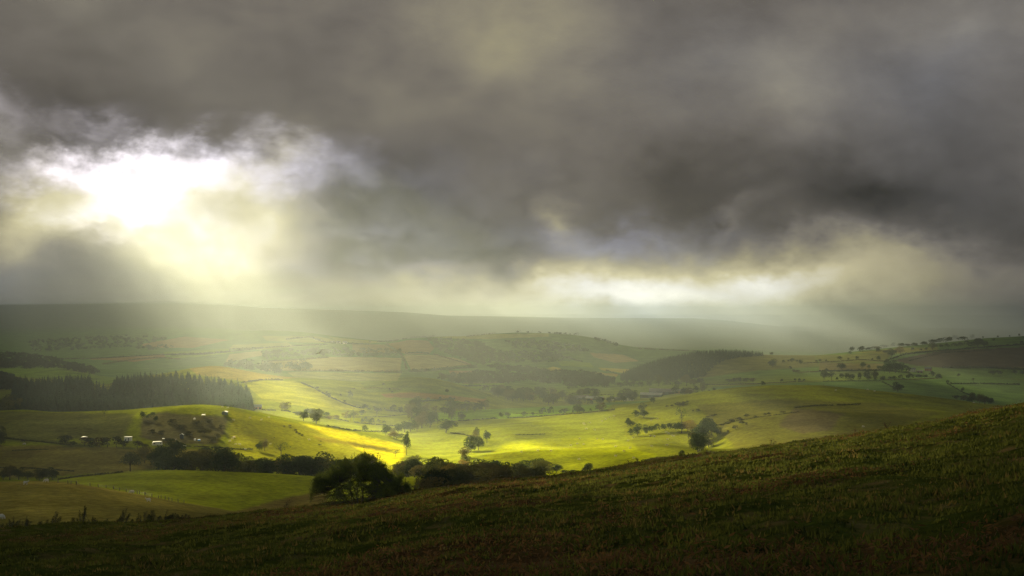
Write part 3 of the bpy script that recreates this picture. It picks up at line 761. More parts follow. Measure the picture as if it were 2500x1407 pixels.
# farms
row([(1418,973,20,24),(1434,971,20,26),(1452,972,22,24)],'tree','behind the white roofed shed','trees behind the white roofed shed',2000)
row([(1517,976,20,20),(1532,974,24,22),(1548,977,22,24),(1540,978,14,18)],'dark tree','over the farmhouse','trees over the farmhouse',2000)
row([(1630,962,8,10),(1649,963,20,18),(1672,968,20,26),(1684,967,18,20),(1700,962,18,16),(1715,960,26,18,'pale'),(1745,956,9,9),(1730,958,6,7)],'tree','right of the blue barn','trees right of the blue barn',1900)
row([(1512,947,12,20),(1530,946,14,22),(1546,946,14,22),(1562,947,14,20),(1585,944,20,20),(1608,944,26,24),(1628,944,14,20),(1642,942,24,20),(1658,944,14,22),(1676,943,24,26),(1694,944,16,22),(1710,941,16,22)],'hazy tree','in the line under the conifer hill','line under the conifer hill',2400)
# right hand farmland
row([(2049,881,10,13),(2072,880,6,6),(2094,879,9,11),(2130,881,6,5),(2146,882,13,12),(2075,866,7,8),(2016,883,5,7),(2003,884,6,9),(1993,885,5,8)],'tree','along the upper right field hedge','upper right field hedge trees',2500)
row([(1913,887,7,9),(1924,885,6,7),(1935,886,10,12),(1946,886,7,8),(1956,891,13,12)],'tree','in the short row right of the big round tree','short row right of the big round tree',2500)
row([(1929,904,9,8),(1937,911,8,10),(1947,912,8,12)],'bush','in the little clump on the right slope','little clump on the right slope',2500,'bush')
row([(2018,907,7,10),(2054,905,17,21),(2108,903,17,14),(2121,902,10,10),(2145,905,11,13)],'tree','on the middle right hedge','middle right hedge trees',2400)
row([(2160,910,20,18),(2172,911,26,24),(2186,911,28,26),(2200,911,24,20),(2212,912,18,18),(2165,890,12,14)],'dark tree','in the clump beside the cottages','clump beside the cottages',2400)
row([(2012,928,22,18),(2030,929,20,20,'open'),(2044,929,8,8),(2055,925,12,16),(2067,930,17,16),(2081,931,16,18,'open'),(2099,931,19,13),(2116,924,20,18),(2122,931,12,13),(2136,926,20,20),(2136,931,9,7),(2153,932,14,15,'open'),(2172,927,7,9),(2183,928,9,12),(2199,926,10,10,'open'),(2206,927,4,6),(2222,927,13,16),(2242,924,9,18)],
    'tree','in the long right hand hedge line','long right hand hedge line',2200)
row([(2258,924,9,13),(2276,922,14,14),(2290,928,15,18),(2420,917,11,18),(2436,917,11,18),(2477,917,12,12),(2494,917,11,18)],'tree','along the pasture edge at far right','pasture edge trees at far right',2200)
row([(2176,873,20,22),(2198,869,20,22,'pale'),(2143,863,13,13),(2160,862,7,22,'bush'),(2227,857,8,10),(2248,857,5,7),(2262,856,7,9),(2276,856,18,20,'pale'),(2300,850,9,14),(2312,849,9,12),(2330,848,9,16),(2345,847,10,18),(2360,845,12,14),(2374,850,14,20),(2388,850,20,30),(2402,848,14,18),(2424,834,7,9),(2494,842,9,12)],
    'tree','on the upper hedge of the right hand hill','upper hedge of the right hill',2500)
row([(2081,861,13,13),(2104,862,15,20),(2181,848,10,13),(2124,856,7,18,'bush'),(2140,853,7,20,'bush'),(2158,851,8,20,'bush'),(2198,847,9,20),(2214,847,7,18),(2232,847,9,20),(2258,844,10,20),(2276,840,10,20),(2296,838,11,22),(2312,836,13,22),(2334,832,13,16),(2350,832,9,24),(2372,829,12,12),(2400,823,5,5),(2436,820,5,6),(2465,817,4,5),(2488,818,6,6)],
    'skyline tree','along the right hand ridge','right hand ridge skyline trees',2800)
row([(1909,933,7,9),(1942,931,7,8),(1951,932,8,9),(1963,932,6,8),(1836,932,6,8,'bush'),(1780,935,8,18,'bush'),(1792,934,10,18,'bush'),(1806,933,10,18,'bush'),(1822,933,9,18,'bush'),(1838,933,9,18,'bush')],'tree','on the field edge above the right hill crest','field edge above the right hill crest',2000)
row([(2336,976,9,22,'bush'),(2352,978,12,24,'bush'),(2374,984,22,18),(2392,986,22,20),(2404,989,20,20),(2416,990,18,18),(2366,986,14,20)],'dark tree','in the clump below the right pasture','clump below the right pasture',1700)

row([(1010,985,8,10),(1024,982,7,9),(1046,980,9,12),(1075,978,8,10),(1098,976,7,9),(1238,957,9,12),(1206,948,8,8),(1150,944,9,10),(1186,956,13,15),(1171,953,4,6)],'dark tree','around the little meadows left of the valley wood','trees round the little meadows',1700)
row([(1392,952,9,12),(1404,950,10,12),(1420,948,9,12),(1436,946,12,14),(1450,944,10,14),(1466,943,10,12),(1480,942,12,14),(1494,941,12,14)],'hazy tree','in the hedge behind the farm fields','trees behind the farm fields',2400)
# -- crowded woods whose trees look alike
def wood(n, region, hrange, label, group, ymin, ymax, kind='round', seed=0, wr=(1.0,1.3), pale=.2, alt='pale'):
    rnd = random.Random(seed); k = 0; pts = []
    us = [p[0] for p in region]; vs = [p[1] for p in region]
    tries = 0
    while k < n and tries < n*400:
        tries += 1
        u = rnd.uniform(min(us), max(us)); v = rnd.uniform(min(vs), max(vs))
        if not in_poly(np.array([u]), np.array([v]), region)[0]: continue
        y = ymin + (ymax-ymin)*(max(vs)-v)/(max(vs)-min(vs)+1e-6)
        y = y*rnd.uniform(.98,1.02)
        p = at_depth(u, y); h = rnd.uniform(*hrange)
        if any((p[0]-q[0])**2+(p[1]-q[1])**2 < (h*.42)**2 for q in pts) and tries < n*300: continue
        pts.append(p); w = h*rnd.uniform(*wr)
        plant(alt if rnd.random() < pale else kind, p, h, w, label, group); k += 1
wood(52, [(352,1160),(780,1172),(960,1172),(960,1120),(760,1128),(560,1118),(420,1118),(350,1125)], (11,14), 'dark leafy tree in the dense belt behind the green field', 'trees of the wood belt behind the green field', 690, 790, seed=3, pale=.12)
wood(80, [(1050,1215),(1120,1215),(1300,1190),(1360,1165),(1310,1145),(1180,1145),(950,1130),(950,1150),(1040,1165)], (8,11.5), 'rounded tree crown in the wood right of the hawthorn', 'trees of the wood right of the hawthorn', 440, 800, seed=4, pale=.7)
T(1180,1165,50,62,'round','tallest domed tree above the wood right of the hawthorn',y=700)
T(985,1150,42,50,'round','domed tree under the tall slim tree at the yellow field edge',y=730)
wood(56, [(1205,1000),(1400,1000),(1390,960),(1330,942),(1240,938),(1205,960)], (13,18), 'dark leafy tree in the thick valley wood left of the farm', 'trees of the valley wood left of the farm', 2120, 2560, seed=5, pale=.1)
wood(22, [(1380,1005),(1560,1000),(1560,985),(1470,982),(1380,992)], (9,12), 'dark tree in the wooded strip in front of the farm', 'trees in front of the farm', 2000, 2200, seed=6, pale=.15)
wood(9, [(-20,1010),(90,1010),(75,960),(-20,950)], (15,20), 'rusty brown broadleaf tree at the left foot of the plantation', 'rusty trees at the left of the plantation', 1330, 1500, seed=8, pale=.7)

DEFER.sort(key=lambda a: -a[0])
for a in DEFER[:298]: plant(a[1], a[2], a[3], a[4], a[5], a[6], now=True)
SMALL = [(a[2][0], a[2][1], a[2][2], a[3], a[4]) for a in DEFER[298:]]
# -- conifer plantation at left: the front and skyline trees one by one, the rest as a mass
PL_POLY = [(30,1040),(30,950),(70,940),(150,938),(215,940),(240,958),(272,966),(290,931),(360,929),(450,931),(520,938),(575,950),(606,962),(616,985),(616,1040)]
def in_plant(x, y):
    u = UC + F*x/y; v = HV - zat(x, y)*F/y
    return bool(in_poly(np.array([u]), np.array([v]), PL_POLY)[0])
cand = []
rnd = random.Random(12)
yy = 1330.0
while yy < 2000:
    sp = 6.0 + (yy-1330)*.003
    x0 = (-20-UC)/F*yy; x1 = (640-UC)/F*yy; xx = x0
    while xx < x1:
        x = xx + rnd.uniform(-2.2,2.2); y = yy + rnd.uniform(-3,3)
        if in_plant(x, y): cand.append((x, y))
        xx += sp
    yy += sp*1.15
def vis_rank(x, y): return y
front = []; rest = []
topv = {}
for (x, y) in sorted(cand, key=lambda c: c[1]):
    u = UC + F*x/y; z = zat(x, y); h = (rnd.uniform(9, 14.5) if u > 285 else rnd.uniform(10, 17.5))*(1+.2*float(fbm(np.array(x/45), np.array(y/45), 2, 3)))
    vt = HV - (z+h)*F/y; b = int(u//5)
    rise = topv.get(b, 2000) - vt
    (front if rise > 3.0 else rest).append((x, y, z, h, rise))
    topv[b] = min(topv.get(b, 2000), vt)
front.sort(key=lambda c: -c[4])
rest += front[285:]; front = front[:285]
for (x, y, z, h, r_) in front:
    plant('conifer', (x, y, z), h, h*rnd.uniform(.5,.85), 'dark spruce in the plantation on the left hillside', 'spruces of the left hand plantation')
def mass(name, pts, arrs, mat, label, cat, trunkless=True):
    """pts: (x,y,z,h,w)"""
    VV = []; FF = []; b = 0; rg = np.random.default_rng(5)
    for i, (x, y, z, h, w) in enumerate(pts):
        V, Fq = arrs[i % len(arrs)]; a = rg.uniform(0, 6.28); c, s = math.cos(a), math.sin(a)
        P = V*np.array([w, w, h]); P = np.stack([P[:,0]*c-P[:,1]*s + x, P[:,0]*s+P[:,1]*c + y, P[:,2]+z-.2], 1)
        VV.append(P); FF.append(Fq+b); b += len(V)
    o = link(name, mesh_np(name, np.vstack(VV), np.vstack(FF), [mat])); tag(o, label, cat, kind='stuff'); return o
LOWC = [conifer_arrays(s, 9, 8, True) for s in (51,52,53)]
mass('plantation_interior', [(x, y, z, h, h*.65) for x, y, z, h, _ in rest], LOWC, M_CONIF, 'inner mass of dark spruces filling the plantation on the left hillside', 'conifer wood')
# -- conifer hill at right, far off
pts = []
poly_r = [(1512,921),(1560,901),(1620,883),(1700,867),(1760,863),(1830,866),(1868,869),(1800,874),(1760,884),(1735,902),(1720,920),(1690,926),(1600,931),(1520,931)]
rnd = random.Random(21)
yy = 2700.0
while yy < 3560:
    x = (1505-UC)/F*yy
    while x < (1875-UC)/F*yy:
        xx = x+rnd.uniform(-4,4); y2 = yy+rnd.uniform(-6,6); u = UC+F*xx/y2; z = zat(xx, y2); v = HV-z*F/y2
        if in_poly(np.array([u]), np.array([v]), poly_r)[0]:
            h = rnd.uniform(10,13); pts.append((xx, y2, z, h, h*.8))
        x += 8
    yy += 10
mass('conifer_hilltop', pts, LOWC, M_CONIF, 'dark conifer wood capping the far hill right of the valley', 'conifer wood')
# -- far broadleaf woods that read as one mass
LOWB = [crown_arrays(s, n=110, lumps=7, size=.10, shape='round', bottom=0.0) for s in (61,62,63)]
mass('distant_trees', SMALL, [crown_arrays(s_, n=420, lumps=12, size=.06, shape='round', bottom=0.0) for s_ in (66,67,68)], M_LEAF, 'smallest hedge and wood trees dotted over the distant farmland', 'trees')
def far_wood(polys, name, label, dens=1.0, h=(9,14), ymin=2300, seed=0):
    rnd = random.Random(seed); pts = []
    for poly in polys:
        us = [p[0] for p in poly]; vs = [p[1] for p in poly]
        area = .5*abs(sum(poly[i][0]*poly[(i+1)%len(poly)][1]-poly[(i+1)%len(poly)][0]*poly[i][1] for i in range(len(poly))))
        n = int(area/22*dens)+2; k = 0; tries = 0
        while k < n and tries < n*40:
            tries += 1
            u = rnd.uniform(min(us), max(us)); v = rnd.uniform(min(vs), max(vs))
            if not in_poly(np.array([u]), np.array([v]), poly)[0]: continue
            p = hit(round(u/2)*2, v, ymin); p[0] = (u-UC)/F*p[1]; hh = rnd.uniform(*h)
            pts.append((p[0], p[1], p[2], hh, hh*rnd.uniform(1.0,1.6))); k += 1
    mass(name, pts, LOWB, M_HEDGE, label, 'wood')
far_wood([[(1042,830),(1120,830),(1180,842),(1215,866),(1270,886),(1180,893),(1110,874),(1062,850)]], 'hillside_wood', 'hazy broadleaf wood covering the far valley side', 1.2, seed=1)
far_wood([[(1210,862),(1330,860),(1400,872),(1380,884),(1300,888),(1240,880)],[(1230,832),(1330,836),(1420,850),(1440,862),(1350,862),(1250,850)]], 'upper_hillside_wood', 'faint wood below the far rounded hilltop', .8, seed=2)
far_wood([[(1060,925),(1110,920),(1180,910),(1260,918),(1300,930),(1240,938),(1110,938)],[(1250,905),(1420,912),(1500,926),(1490,938),(1330,938),(1270,925)],[(1180,896),(1250,895),(1320,905),(1240,912)],[(1380,925),(1500,930),(1480,948),(1380,946)]], 'valley_floor_woods', 'jumble of hazy hedgerow trees on the far valley floor', 1.15, (9,15), seed=3)
far_wood([[(-20,865),(60,868),(130,878),(180,892),(250,912),(230,918),(150,902),(-20,902)]], 'left_hill_wood', 'hazy wood covering the low hill at the far left', 1.0, (9,13), 2600, seed=4)
far_wood([[(640,862),(780,852),(980,858),(980,870),(860,874),(760,870),(640,880)],[(560,884),(640,888),(700,900),(680,914),(600,905),(540,900)],[(330,850),(420,846),(440,852),(350,858)],[(70,835),(330,820),(420,830),(300,852),(80,860)],[(700,895),(740,885),(770,905),(720,908)]], 'far_field_woods', 'faint copses between the hazy far fields', .65, (9,14), 2600, seed=5)
far_wood([[(-60,915),(10,918),(40,930),(75,945),(60,960),(-60,960)]], 'low_left_wood', 'dark wood beyond the spruces at the far left', 1.0, (10,14), 1900, seed=6)
far_wood([[(1260,808),(1330,811),(1330,815),(1262,813)],[(1340,813),(1420,817),(1420,820),(1340,818)],[(1395,812),(1412,812),(1412,819),(1395,819)],[(1450,824),(1470,828),(1500,838),(1520,846),(1500,846),(1455,832)]], 'far_ridge_trees', 'line of tiny trees on the crest of the far rounded hill', 1.6, (8,12), 4500, seed=7)

# ------------------------------------------------------------------ hedges
def hedge(pts, hp, label, ymin=180, dense=1.0, mat=None, gappy=0.0, name='hedge', wide=1.3):
    rg = np.random.default_rng(int(abs(pts[0][0]*7+pts[0][1]))); P = []; N = []; Sz = []
    px = np.array(pts, float); seg = np.hypot(np.diff(px[:,0]), np.diff(px[:,1])); cum = np.concatenate([[0], np.cumsum(seg)])
    tot = cum[-1]; n = max(6, int(tot/(hp*.45)*dense)); o0 = None
    for i in range(n):
        s = tot*i/(n-1); u = np.interp(s, cum, px[:,0]); v = np.interp(s, cum, px[:,1])
        if gappy and vnoise(np.array([s/9.0]), np.array([u*.01]), 9)[0] < gappy: continue
        p = hit(round(u), v+rg.uniform(-.3,.3), ymin); p[0] = (u-UC)/F*p[1]; h = hp*p[1]/F*rg.uniform(.55,1.35)
        if o0 is None: o0 = p.copy()
        m = 34; d = rg.normal(size=(m,3)); d /= np.linalg.norm(d, axis=1, keepdims=True); d[:,2] = np.abs(d[:,2])
        P.append(p-o0+d*np.array([h*wide*.55, h*wide*.55, h])*rg.uniform(.6,1.0,(m,1))); N.append(d+rg.normal(size=d.shape)*.5); Sz.append(np.full(m, h*.24)*rg.uniform(.7,1.3,m))
    if not P: return
    V, Fq = leaf_quads(np.vstack(P), np.vstack(N), np.concatenate(Sz), rg)
    o = link(name, mesh_np(name, V, Fq, [mat or M_HEDGE]), loc=tuple(o0)); tag(o, label, 'hedge', 'field hedges'); return o
H = hedge
H([(142,1172),(200,1164),(260,1158),(300,1154)], 4, 'brown bank hedge climbing to the round tree at the wood end', 560, mat=M_GORSE)
H([(0,1070),(60,1076),(120,1082),(170,1088)], 3, 'low hedge leading into the caravan bushes', 700, mat=M_GORSE)
H([(30,1101),(80,1099),(118,1098)], 2, 'thin dark bank in the rough field at far left', 650, mat=M_GORSE)
H([(0,1143),(60,1144),(130,1148),(180,1152)], 3, 'broken bank above the left edge clump', 600, mat=M_GORSE, gappy=.3)
H([(380,1097),(440,1090),(500,1092),(560,1096),(600,1099)], 3, 'ragged hedge below the long caravan', 750, mat=M_GORSE, gappy=.25)
H([(1240,1022),(1300,1019),(1360,1014),(1420,1010),(1500,1001)], 3, 'long valley hedge left of the near right hill', 1150)
H([(1090,1031),(1150,1027),(1215,1022)], 3, 'hedge joining the pair of dark trees to the valley hedge', 1150)
H([(1252,1010),(1300,1010),(1325,1011)], 2, 'thin fence like hedge behind the valley hedge trees', 1300)
H([(590,936),(625,931),(650,928),(690,929)], 4, 'dark hedge over the top of the sunlit slope', 1500, mat=M_GORSE)
H([(735,936),(765,948),(790,962),(812,974),(840,986),(870,996),(905,1001),(960,1005),(1000,1008)], 4, 'hedge curving down the sunlit shoulder', 1200, gappy=.22)
H([(640,1002),(700,1004),(740,1014),(800,1020),(850,1030),(900,1036),(950,1040),(1000,1044)], 3, 'lower hedge below the sunlit slope', 1080, gappy=.2)
H([(840,1020),(900,1019),(950,1017),(1000,1012)], 2, 'thin hedge under the spreading tree', 1100, gappy=.15)
H([(800,1048),(860,1052),(900,1055),(940,1056)], 4, 'dark hedge along the ploughed strip', 1080)
H([(1100,1058),(1130,1062),(1155,1067)], 3, 'bank running to the stream trees', 950, mat=M_GORSE)
H([(1260,1063),(1300,1062),(1330,1061)], 2, 'short dark bank in the central meadow', 950, mat=M_GORSE)
H([(1940,996),(2000,991),(2060,990),(2100,988)], 3, 'dark bank across the near right hill', 1000, mat=M_GORSE, gappy=.2)
H([(1725,1042),(1760,1038),(1800,1028),(1860,1018),(1950,1007)], 2, 'low bank across the flank of the near right hill', 950, mat=M_GORSE, gappy=.3)
H([(2155,934),(2175,944),(2185,950)], 3, 'hedge slanting down to the dark crooked tree', 1800)
H([(2314,938),(2335,950),(2352,960),(2375,968)], 3, 'diagonal hedge in the right hand pasture', 1800)
H([(2320,938),(2400,938),(2500,940)], 3, 'straight hedge across the right pasture', 2000, gappy=.15)
H([(2010,932),(2080,931),(2150,931)], 2, 'hedge foot under the long right hand line', 2100)
H([(2150,928),(2230,927),(2300,924)], 2, 'hedge right of the long right hand line', 2100)
H([(2000,908),(2080,906),(2150,905),(2220,912)], 4, 'middle hedge on the right hand farmland', 2300)
H([(1960,888),(2050,883),(2100,879),(2160,883)], 2, 'upper hedge on the right hand farmland', 2500)
H([(1950,911),(2000,908)], 2, 'short hedge right of the little clump', 2400)
H([(2160,885),(2180,876),(2210,866),(2280,859),(2400,850),(2500,842)], 4, 'bright topped hedge climbing the right hill', 2500, gappy=.15)
H([(2300,899),(2400,899),(2500,904)], 5, 'dark hedge under the brown bracken slope', 2300)
H([(2220,882),(2300,862),(2420,856)], 2, 'faint line above the brown bracken slope', 2500)
H([(1720,940),(1850,938),(1960,932)], 2, 'hedge above the crest of the near right hill', 1800, gappy=.2)
H([(1450,938),(1480,934),(1500,931)], 3, 'short hedge slanting up to the conifer hill', 2400)
H([(1130,937),(1180,936),(1230,935)], 3, 'hedge at the foot of the far valley woods', 2200)
H([(1120,944),(1180,943),(1240,946)], 3, 'hedge in the small meadow left of the valley wood', 2150)
H([(1380,970),(1440,966),(1500,964)], 2, 'field hedge behind the farm', 2200)
H([(700,830),(754,824),(796,838),(900,842)], 4, 'highest hazy hedge among the far fields', 3500)
H([(560,854),(640,850),(720,846),(800,842)], 3, 'hazy hedge left of the far hamlet', 3500)
H([(944,842),(962,854),(980,868),(988,885),(993,904)], 5, 'thick hedge running straight down the far slope', 2800)
H([(640,884),(720,880),(800,874)], 4, 'hazy hedge right of the far stubble field', 2800)
H([(720,907),(800,907),(870,908),(980,911)], 5, 'bushy hedge across the far pale fields', 2700, gappy=.15)
H([(992,864),(1020,863),(1048,864)], 4, 'hedge crossing the far tan field', 2800)
H([(1000,909),(1040,907),(1100,902),(1160,898)], 7, 'thick hedge below the far stubble field', 2600)
H([(1060,866),(1100,878),(1150,892)], 3, 'hedge under the hazy hillside wood', 2800)
H([(250,890),(320,880),(380,874),(440,878)], 3, 'curving hedge beyond the plantation', 2500)
H([(120,878),(240,876),(380,868),(520,864)], 3, 'long faint hedge behind the plantation', 2700)
H([(420,868),(500,866),(560,860),(640,852)], 5, 'leafy hedge above the hazy green field', 2900)
H([(1140,823),(1180,818),(1210,814)], 3, 'faint hedge along the far hill crest', 4500)
H([(900,836),(960,834),(1000,826),(1060,822)], 3, 'faint hedge on the far left crest', 4500, gappy=.3)
H([(1330,866),(1380,874),(1420,884)], 4, 'faint hedge falling from the far hill', 3000)
H([(1240,896),(1300,900),(1340,904)], 4, 'hazy hedge on the valley floor', 2700)
H([(1480,905),(1500,912),(1520,918)], 3, 'hedge beside the bright far stubble', 2900)
H([(1560,852),(1640,856),(1700,858)], 3, 'pale hedge on the distant low ridge', 4800, gappy=.3)

H([(1000,984),(1050,980),(1110,976)], 4, 'hedge behind the central clump of trees', 1700)
H([(1340,930),(1400,926),(1460,920)], 4, 'hazy hedge between the far valley meadows', 2500)
H([(1210,925),(1280,922),(1340,918)], 4, 'second hazy hedge between the far valley meadows', 2500)
H([(860,950),(920,948),(980,952)], 2, 'faint hedge across the shoulder above the orange strip', 1500, gappy=.3)
# ------------------------------------------------------------------ fences
def fence(posts, hp, braced, label, ymin, name='post_fence', wires=True):
    pts = [hit(u, v, ymin) for u, v in posts]; o0 = pts[0]
    root = empty(name, tuple(o0)); tag(root, label, 'fence')
    for i, p in enumerate(pts):
        mb = MB(); q = p-o0; h = hp*p[1]/F*random.uniform(.85,1.1); r = .12*(1.5 if i in braced else 1); lx = random.uniform(-.08,.08)
        mb.tube((q[0],q[1],q[2]-.3),(q[0]+lx,q[1],q[2]+h*(1.1 if i in braced else 1)), r, r*.9, 6)
        o = mb.build('post', M_WOOD, root)
        if i in braced:
            b = MB()
            b.tube((q[0],q[1],q[2]+h*.8),(q[0]+1.2*h,q[1]-.3,q[2]), .06, .06, 5)
            b.build('brace', M_WOOD, o)
    if wires:
        for k in (.45,.85):
            mb = MB()
            for a, b in zip(pts[:-1], pts[1:]):
                a = a-o0; b = b-o0; ha = hp*pts[0][1]/F*k
                mb.tube((a[0],a[1],a[2]+ha),(b[0],b[1],b[2]+ha), .012, .012, 3, False)
            mb.build('wire', M_WOOD, root)
fence([(142,1179),(166,1182),(173,1183),(186,1184),(220,1187),(240,1190),(259,1192),(277,1195),(292,1198),(308,1201),(323,1204),(335,1206),(340,1207),(354,1210),(371,1214),(387,1217),(393,1218),(403,1220),(412,1222),(420,1224),(435,1227),(449,1229)],
      8, (3,7,13), 'wire fence of dark wooden posts running down beside the green field', 330)
fence([(1740,956),(1766,950),(1790,946),(1820,943),(1850,941),(1880,940),(1910,940),(1940,940),(1975,941),(2010,942)], 5, (), 'faint post fence along the crest of the near right hill', 1100, wires=False)
fence([(484,1098),(504,1098),(524,1099),(545,1100),(566,1101)], 6, (), 'short garden fence below the overgrown plot', 780)

# ------------------------------------------------------------------ sheep
def skin_mesh(name, nodes, edges, mat, sub=1):
    me = bpy.data.meshes.new(name); me.from_pydata([n[0] for n in nodes], edges, []); o = link(name, me)
    mo = o.modifiers.new("s", 'SKIN'); 
    for i, n in enumerate(nodes): me.skin_vertices[0].data[i].radius = n[1]
    me.skin_vertices[0].data[0].use_root = True
    ss = o.modifiers.new("d", 'SUBSURF'); ss.levels = sub; ss.render_levels = sub
    dg = bpy.context.evaluated_depsgraph_get(); m2 = bpy.data.meshes.new_from_object(o.evaluated_get(dg))
    bpy.data.objects.remove(o); m2.name = name; m2.materials.clear(); m2.materials.append(mat)
    return m2
def sheep_mesh(head_down, mat):
    hd = [((.62,0,.72),(.12,.14)),((.80,0,.42 if head_down else .98),(.09,.10)),((.98,0,.16 if head_down else .96),(.06,.06))]
    nodes = [((0,0,.66),(.30,.30)),((-.38,0,.68),(.27,.28)),((.36,0,.68),(.25,.27)),hd[0],hd[1],hd[2],((-.58,0,.66),(.10,.12))]
    edges = [(0,1),(0,2),(2,3),(3,4),(4,5),(1,6)]
    for bx, base in ((-.38,1),(.36,2)):
        for sy in (-.16,.16):
            i = len(nodes); nodes += [((bx,sy,.36),(.07,.07)),((bx-.02,sy,.03),(.04,.04))]; edges += [(base,i),(i,i+1)]
    nodes += [((.78,.13,.46 if head_down else 1.02),(.03,.03)),((.78,-.13,.46 if head_down else 1.02),(.03,.03))]
    edges += [(4,len(nodes)-2),(4,len(nodes)-1)]
    return skin_mesh('body', nodes, edges, mat)
bpy.context.view_layer.update()
SH = [sheep_mesh(True, M_WOOL), sheep_mesh(False, M_WOOL)]; SHB = sheep_mesh(True, M_BLACK)
def sheep(u, v, label, group, ymin, s=1.15, me=None, name='sheep', cat='sheep'):
    p = hit(u, v, ymin); o = link(name, me or random.choice(SH), loc=(p[0],p[1],p[2]-.02)); o.rotation_euler = (0,0,random.choice((0,math.pi))+random.uniform(-.7,.7)); o.scale = (s,s,s)
    tag(o, label, cat, group); return o
for (u, v, l) in [(62,1184,'white sheep nearest the left edge on the near olive knoll'),(114,1178,'sheep lying on the knoll crest by the left edge clump'),(323,1206,'sheep close under the post fence'),(363,1226,'lowest sheep on the slope below the post fence'),(5,1268,'sheep at the left edge just over the near crest')]:
    sheep(u, v, l, 'sheep on the near olive knoll', 300)
for (u, v) in [(571,1028),(610,1023),(638,1028),(657,1022),(543,996),(557,998)]: sheep(u, v, 'white sheep near the top of the rounded hill', 'sheep on top of the rounded hill', 820, 1.3)
for (u, v) in [(571,1070),(568,1074),(562,1080),(576,1088),(586,1088),(660,1087),(599,1100),(755,1076)]: sheep(u, v, 'white sheep low on the rounded hill beside the overgrown plot', 'sheep low on the rounded hill', 780, 1.3)
for (u, v) in [(1313,1103),(1273,1106),(1345,1103),(1393,1090),(1409,1086),(1425,1087),(1503,1093),(1523,1104),(1538,1097),(1503,1116),(1414,1124),(1547,1121),(1415,1073),(1458,1074),(1472,1075)]:
    sheep(u, v, 'white sheep grazing on the bright central meadow', 'sheep on the central meadow', 680, 1.2)
for (u, v) in [(1432,1049),(1427,1038),(1440,1034),(1452,1052),(1470,1030),(1500,1018),(1488,1022),(1478,1026),(1424,1036)]:
    sheep(u, v, 'pale sheep on the foot of the near right hill', 'sheep at the foot of the right hill', 900, 1.3)
for (u, v) in [(1546,1071),(1533,1078),(1590,1028),(1606,1024),(1627,1058),(1642,1066),(1646,1067),(1598,1068),(1588,1067),(1630,1075),(1590,1092),(1628,1089),(1632,1060),(1707,1103)]:
    sheep(u, v, 'white sheep among the hedge trees of the near right hill', 'sheep among the hedge trees', 700, 1.2)
for (u, v, l) in [(2040,955,'sheep on the crown of the near right hill'),(2118,953,'upper sheep on the right shoulder of the near right hill'),(2135,957,'lower sheep on the right shoulder of the near right hill'),(2107,1044,'sheep alone low on the dark right flank'),(2377,985,'sheep beside the clump below the right pasture'),(60,1087,'sheep alone in the rough field at far left')]:
    sheep(u, v, l, 'scattered single sheep', 700, 1.3)
sheep(57,1080,'black sheep above the white one in the rough far left field',None,700,1.7,SHB)

# ------------------------------------------------------------------ caravans, sheds, clutter
def face_cam(p): return math.atan2(p[0], p[1])
def caravan_long():
    p = hit(384, 1089, 780); r = empty('caravan', tuple(p), -face_cam(p)+R(8)); tag(r, 'long white touring caravan with a dark window beside the hedge', 'caravan')
    s = 1.05
    prof = [(-2.9,.45),(-2.95,1.0),(-2.6,2.1),(-2.3,2.5),(2.3,2.6),(2.75,2.4),(2.85,1.9),(2.85,.45)]
    mb = MB(); mb.prism([(x*s,z*s) for x,z in prof], -1.1, 1.1); body = mb.build('body', M_WHITE, r)
    bv = body.modifiers.new('b','BEVEL'); bv.width = .12; bv.segments = 3
    for x0, x1 in ((-2.35,-1.25),):
        w = MB(); w.box(x0*s, x1*s, -1.13, -1.10, 1.25*s, 1.85*s); w.build('window', M_GLASS, r)
    w = MB(); w.box(1.6,2.1,-1.13,-1.10,1.3,1.9); w.build('window', M_GLASS, r)
    d = MB(); d.box(.55,1.2,-1.135,-1.10,.55,2.3); dd = d.build('door', M_CLOTH, r)
    k = MB(); k.box(.62,.98,-1.15,-1.137,1.6,2.1); k.build('door_window', M_GLASS, dd)
    for y in (-1.02,.98):
        wh = MB(); wh.tube((.2,y-.1,.33),(.2,y+.1,.33),.33,.33,14); wh.build('wheel', M_RUBBER, r)
    hb = MB(); hb.tube((-2.9,.35,.5),(-4.1,0,.45),.05,.05,6); hb.tube((-2.9,-.35,.5),(-4.1,0,.45),.05,.05,6); hb.tube((-3.9,0,.0),(-3.9,0,.6),.04,.04,6); hb.build('tow_bar', M_RUBBER, r)
    st = MB(); st.box(-2.7,2.7,-1.125,-1.102,.95,1.05); st.build('stripe', M_ROOFG, r)
def caravan_box():
    p = hit(313, 1079, 780); r = empty('caravan', tuple(p), -face_cam(p)-R(12)); tag(r, 'square box shaped white trailer with a narrow dark door above the bushes', 'caravan')
    mb = MB(); mb.box(-2.3,2.3,-1.2,1.2,.5,3.0); b = mb.build('body', M_WHITE, r); bv = b.modifiers.new('b','BEVEL'); bv.width = .08; bv.segments = 2
    mb = MB(); mb.box(-2.4,2.4,-1.3,1.3,3.0,3.12); mb.build('roof', M_WHITE, r)
    mb = MB(); mb.box(.3,.75,-1.235,-1.203,.6,2.6); mb.build('door', M_GLASS, r)
    mb = MB(); mb.box(-1.9,-1.0,-1.235,-1.203,.7,1.6); mb.build('window', M_GLASS, r)
    for y in (-1.0,1.0):
        wh = MB(); wh.tube((0,y-.1,.35),(0,y+.1,.35),.35,.35,12); wh.build('wheel', M_RUBBER, r)
caravan_long(); caravan_box()
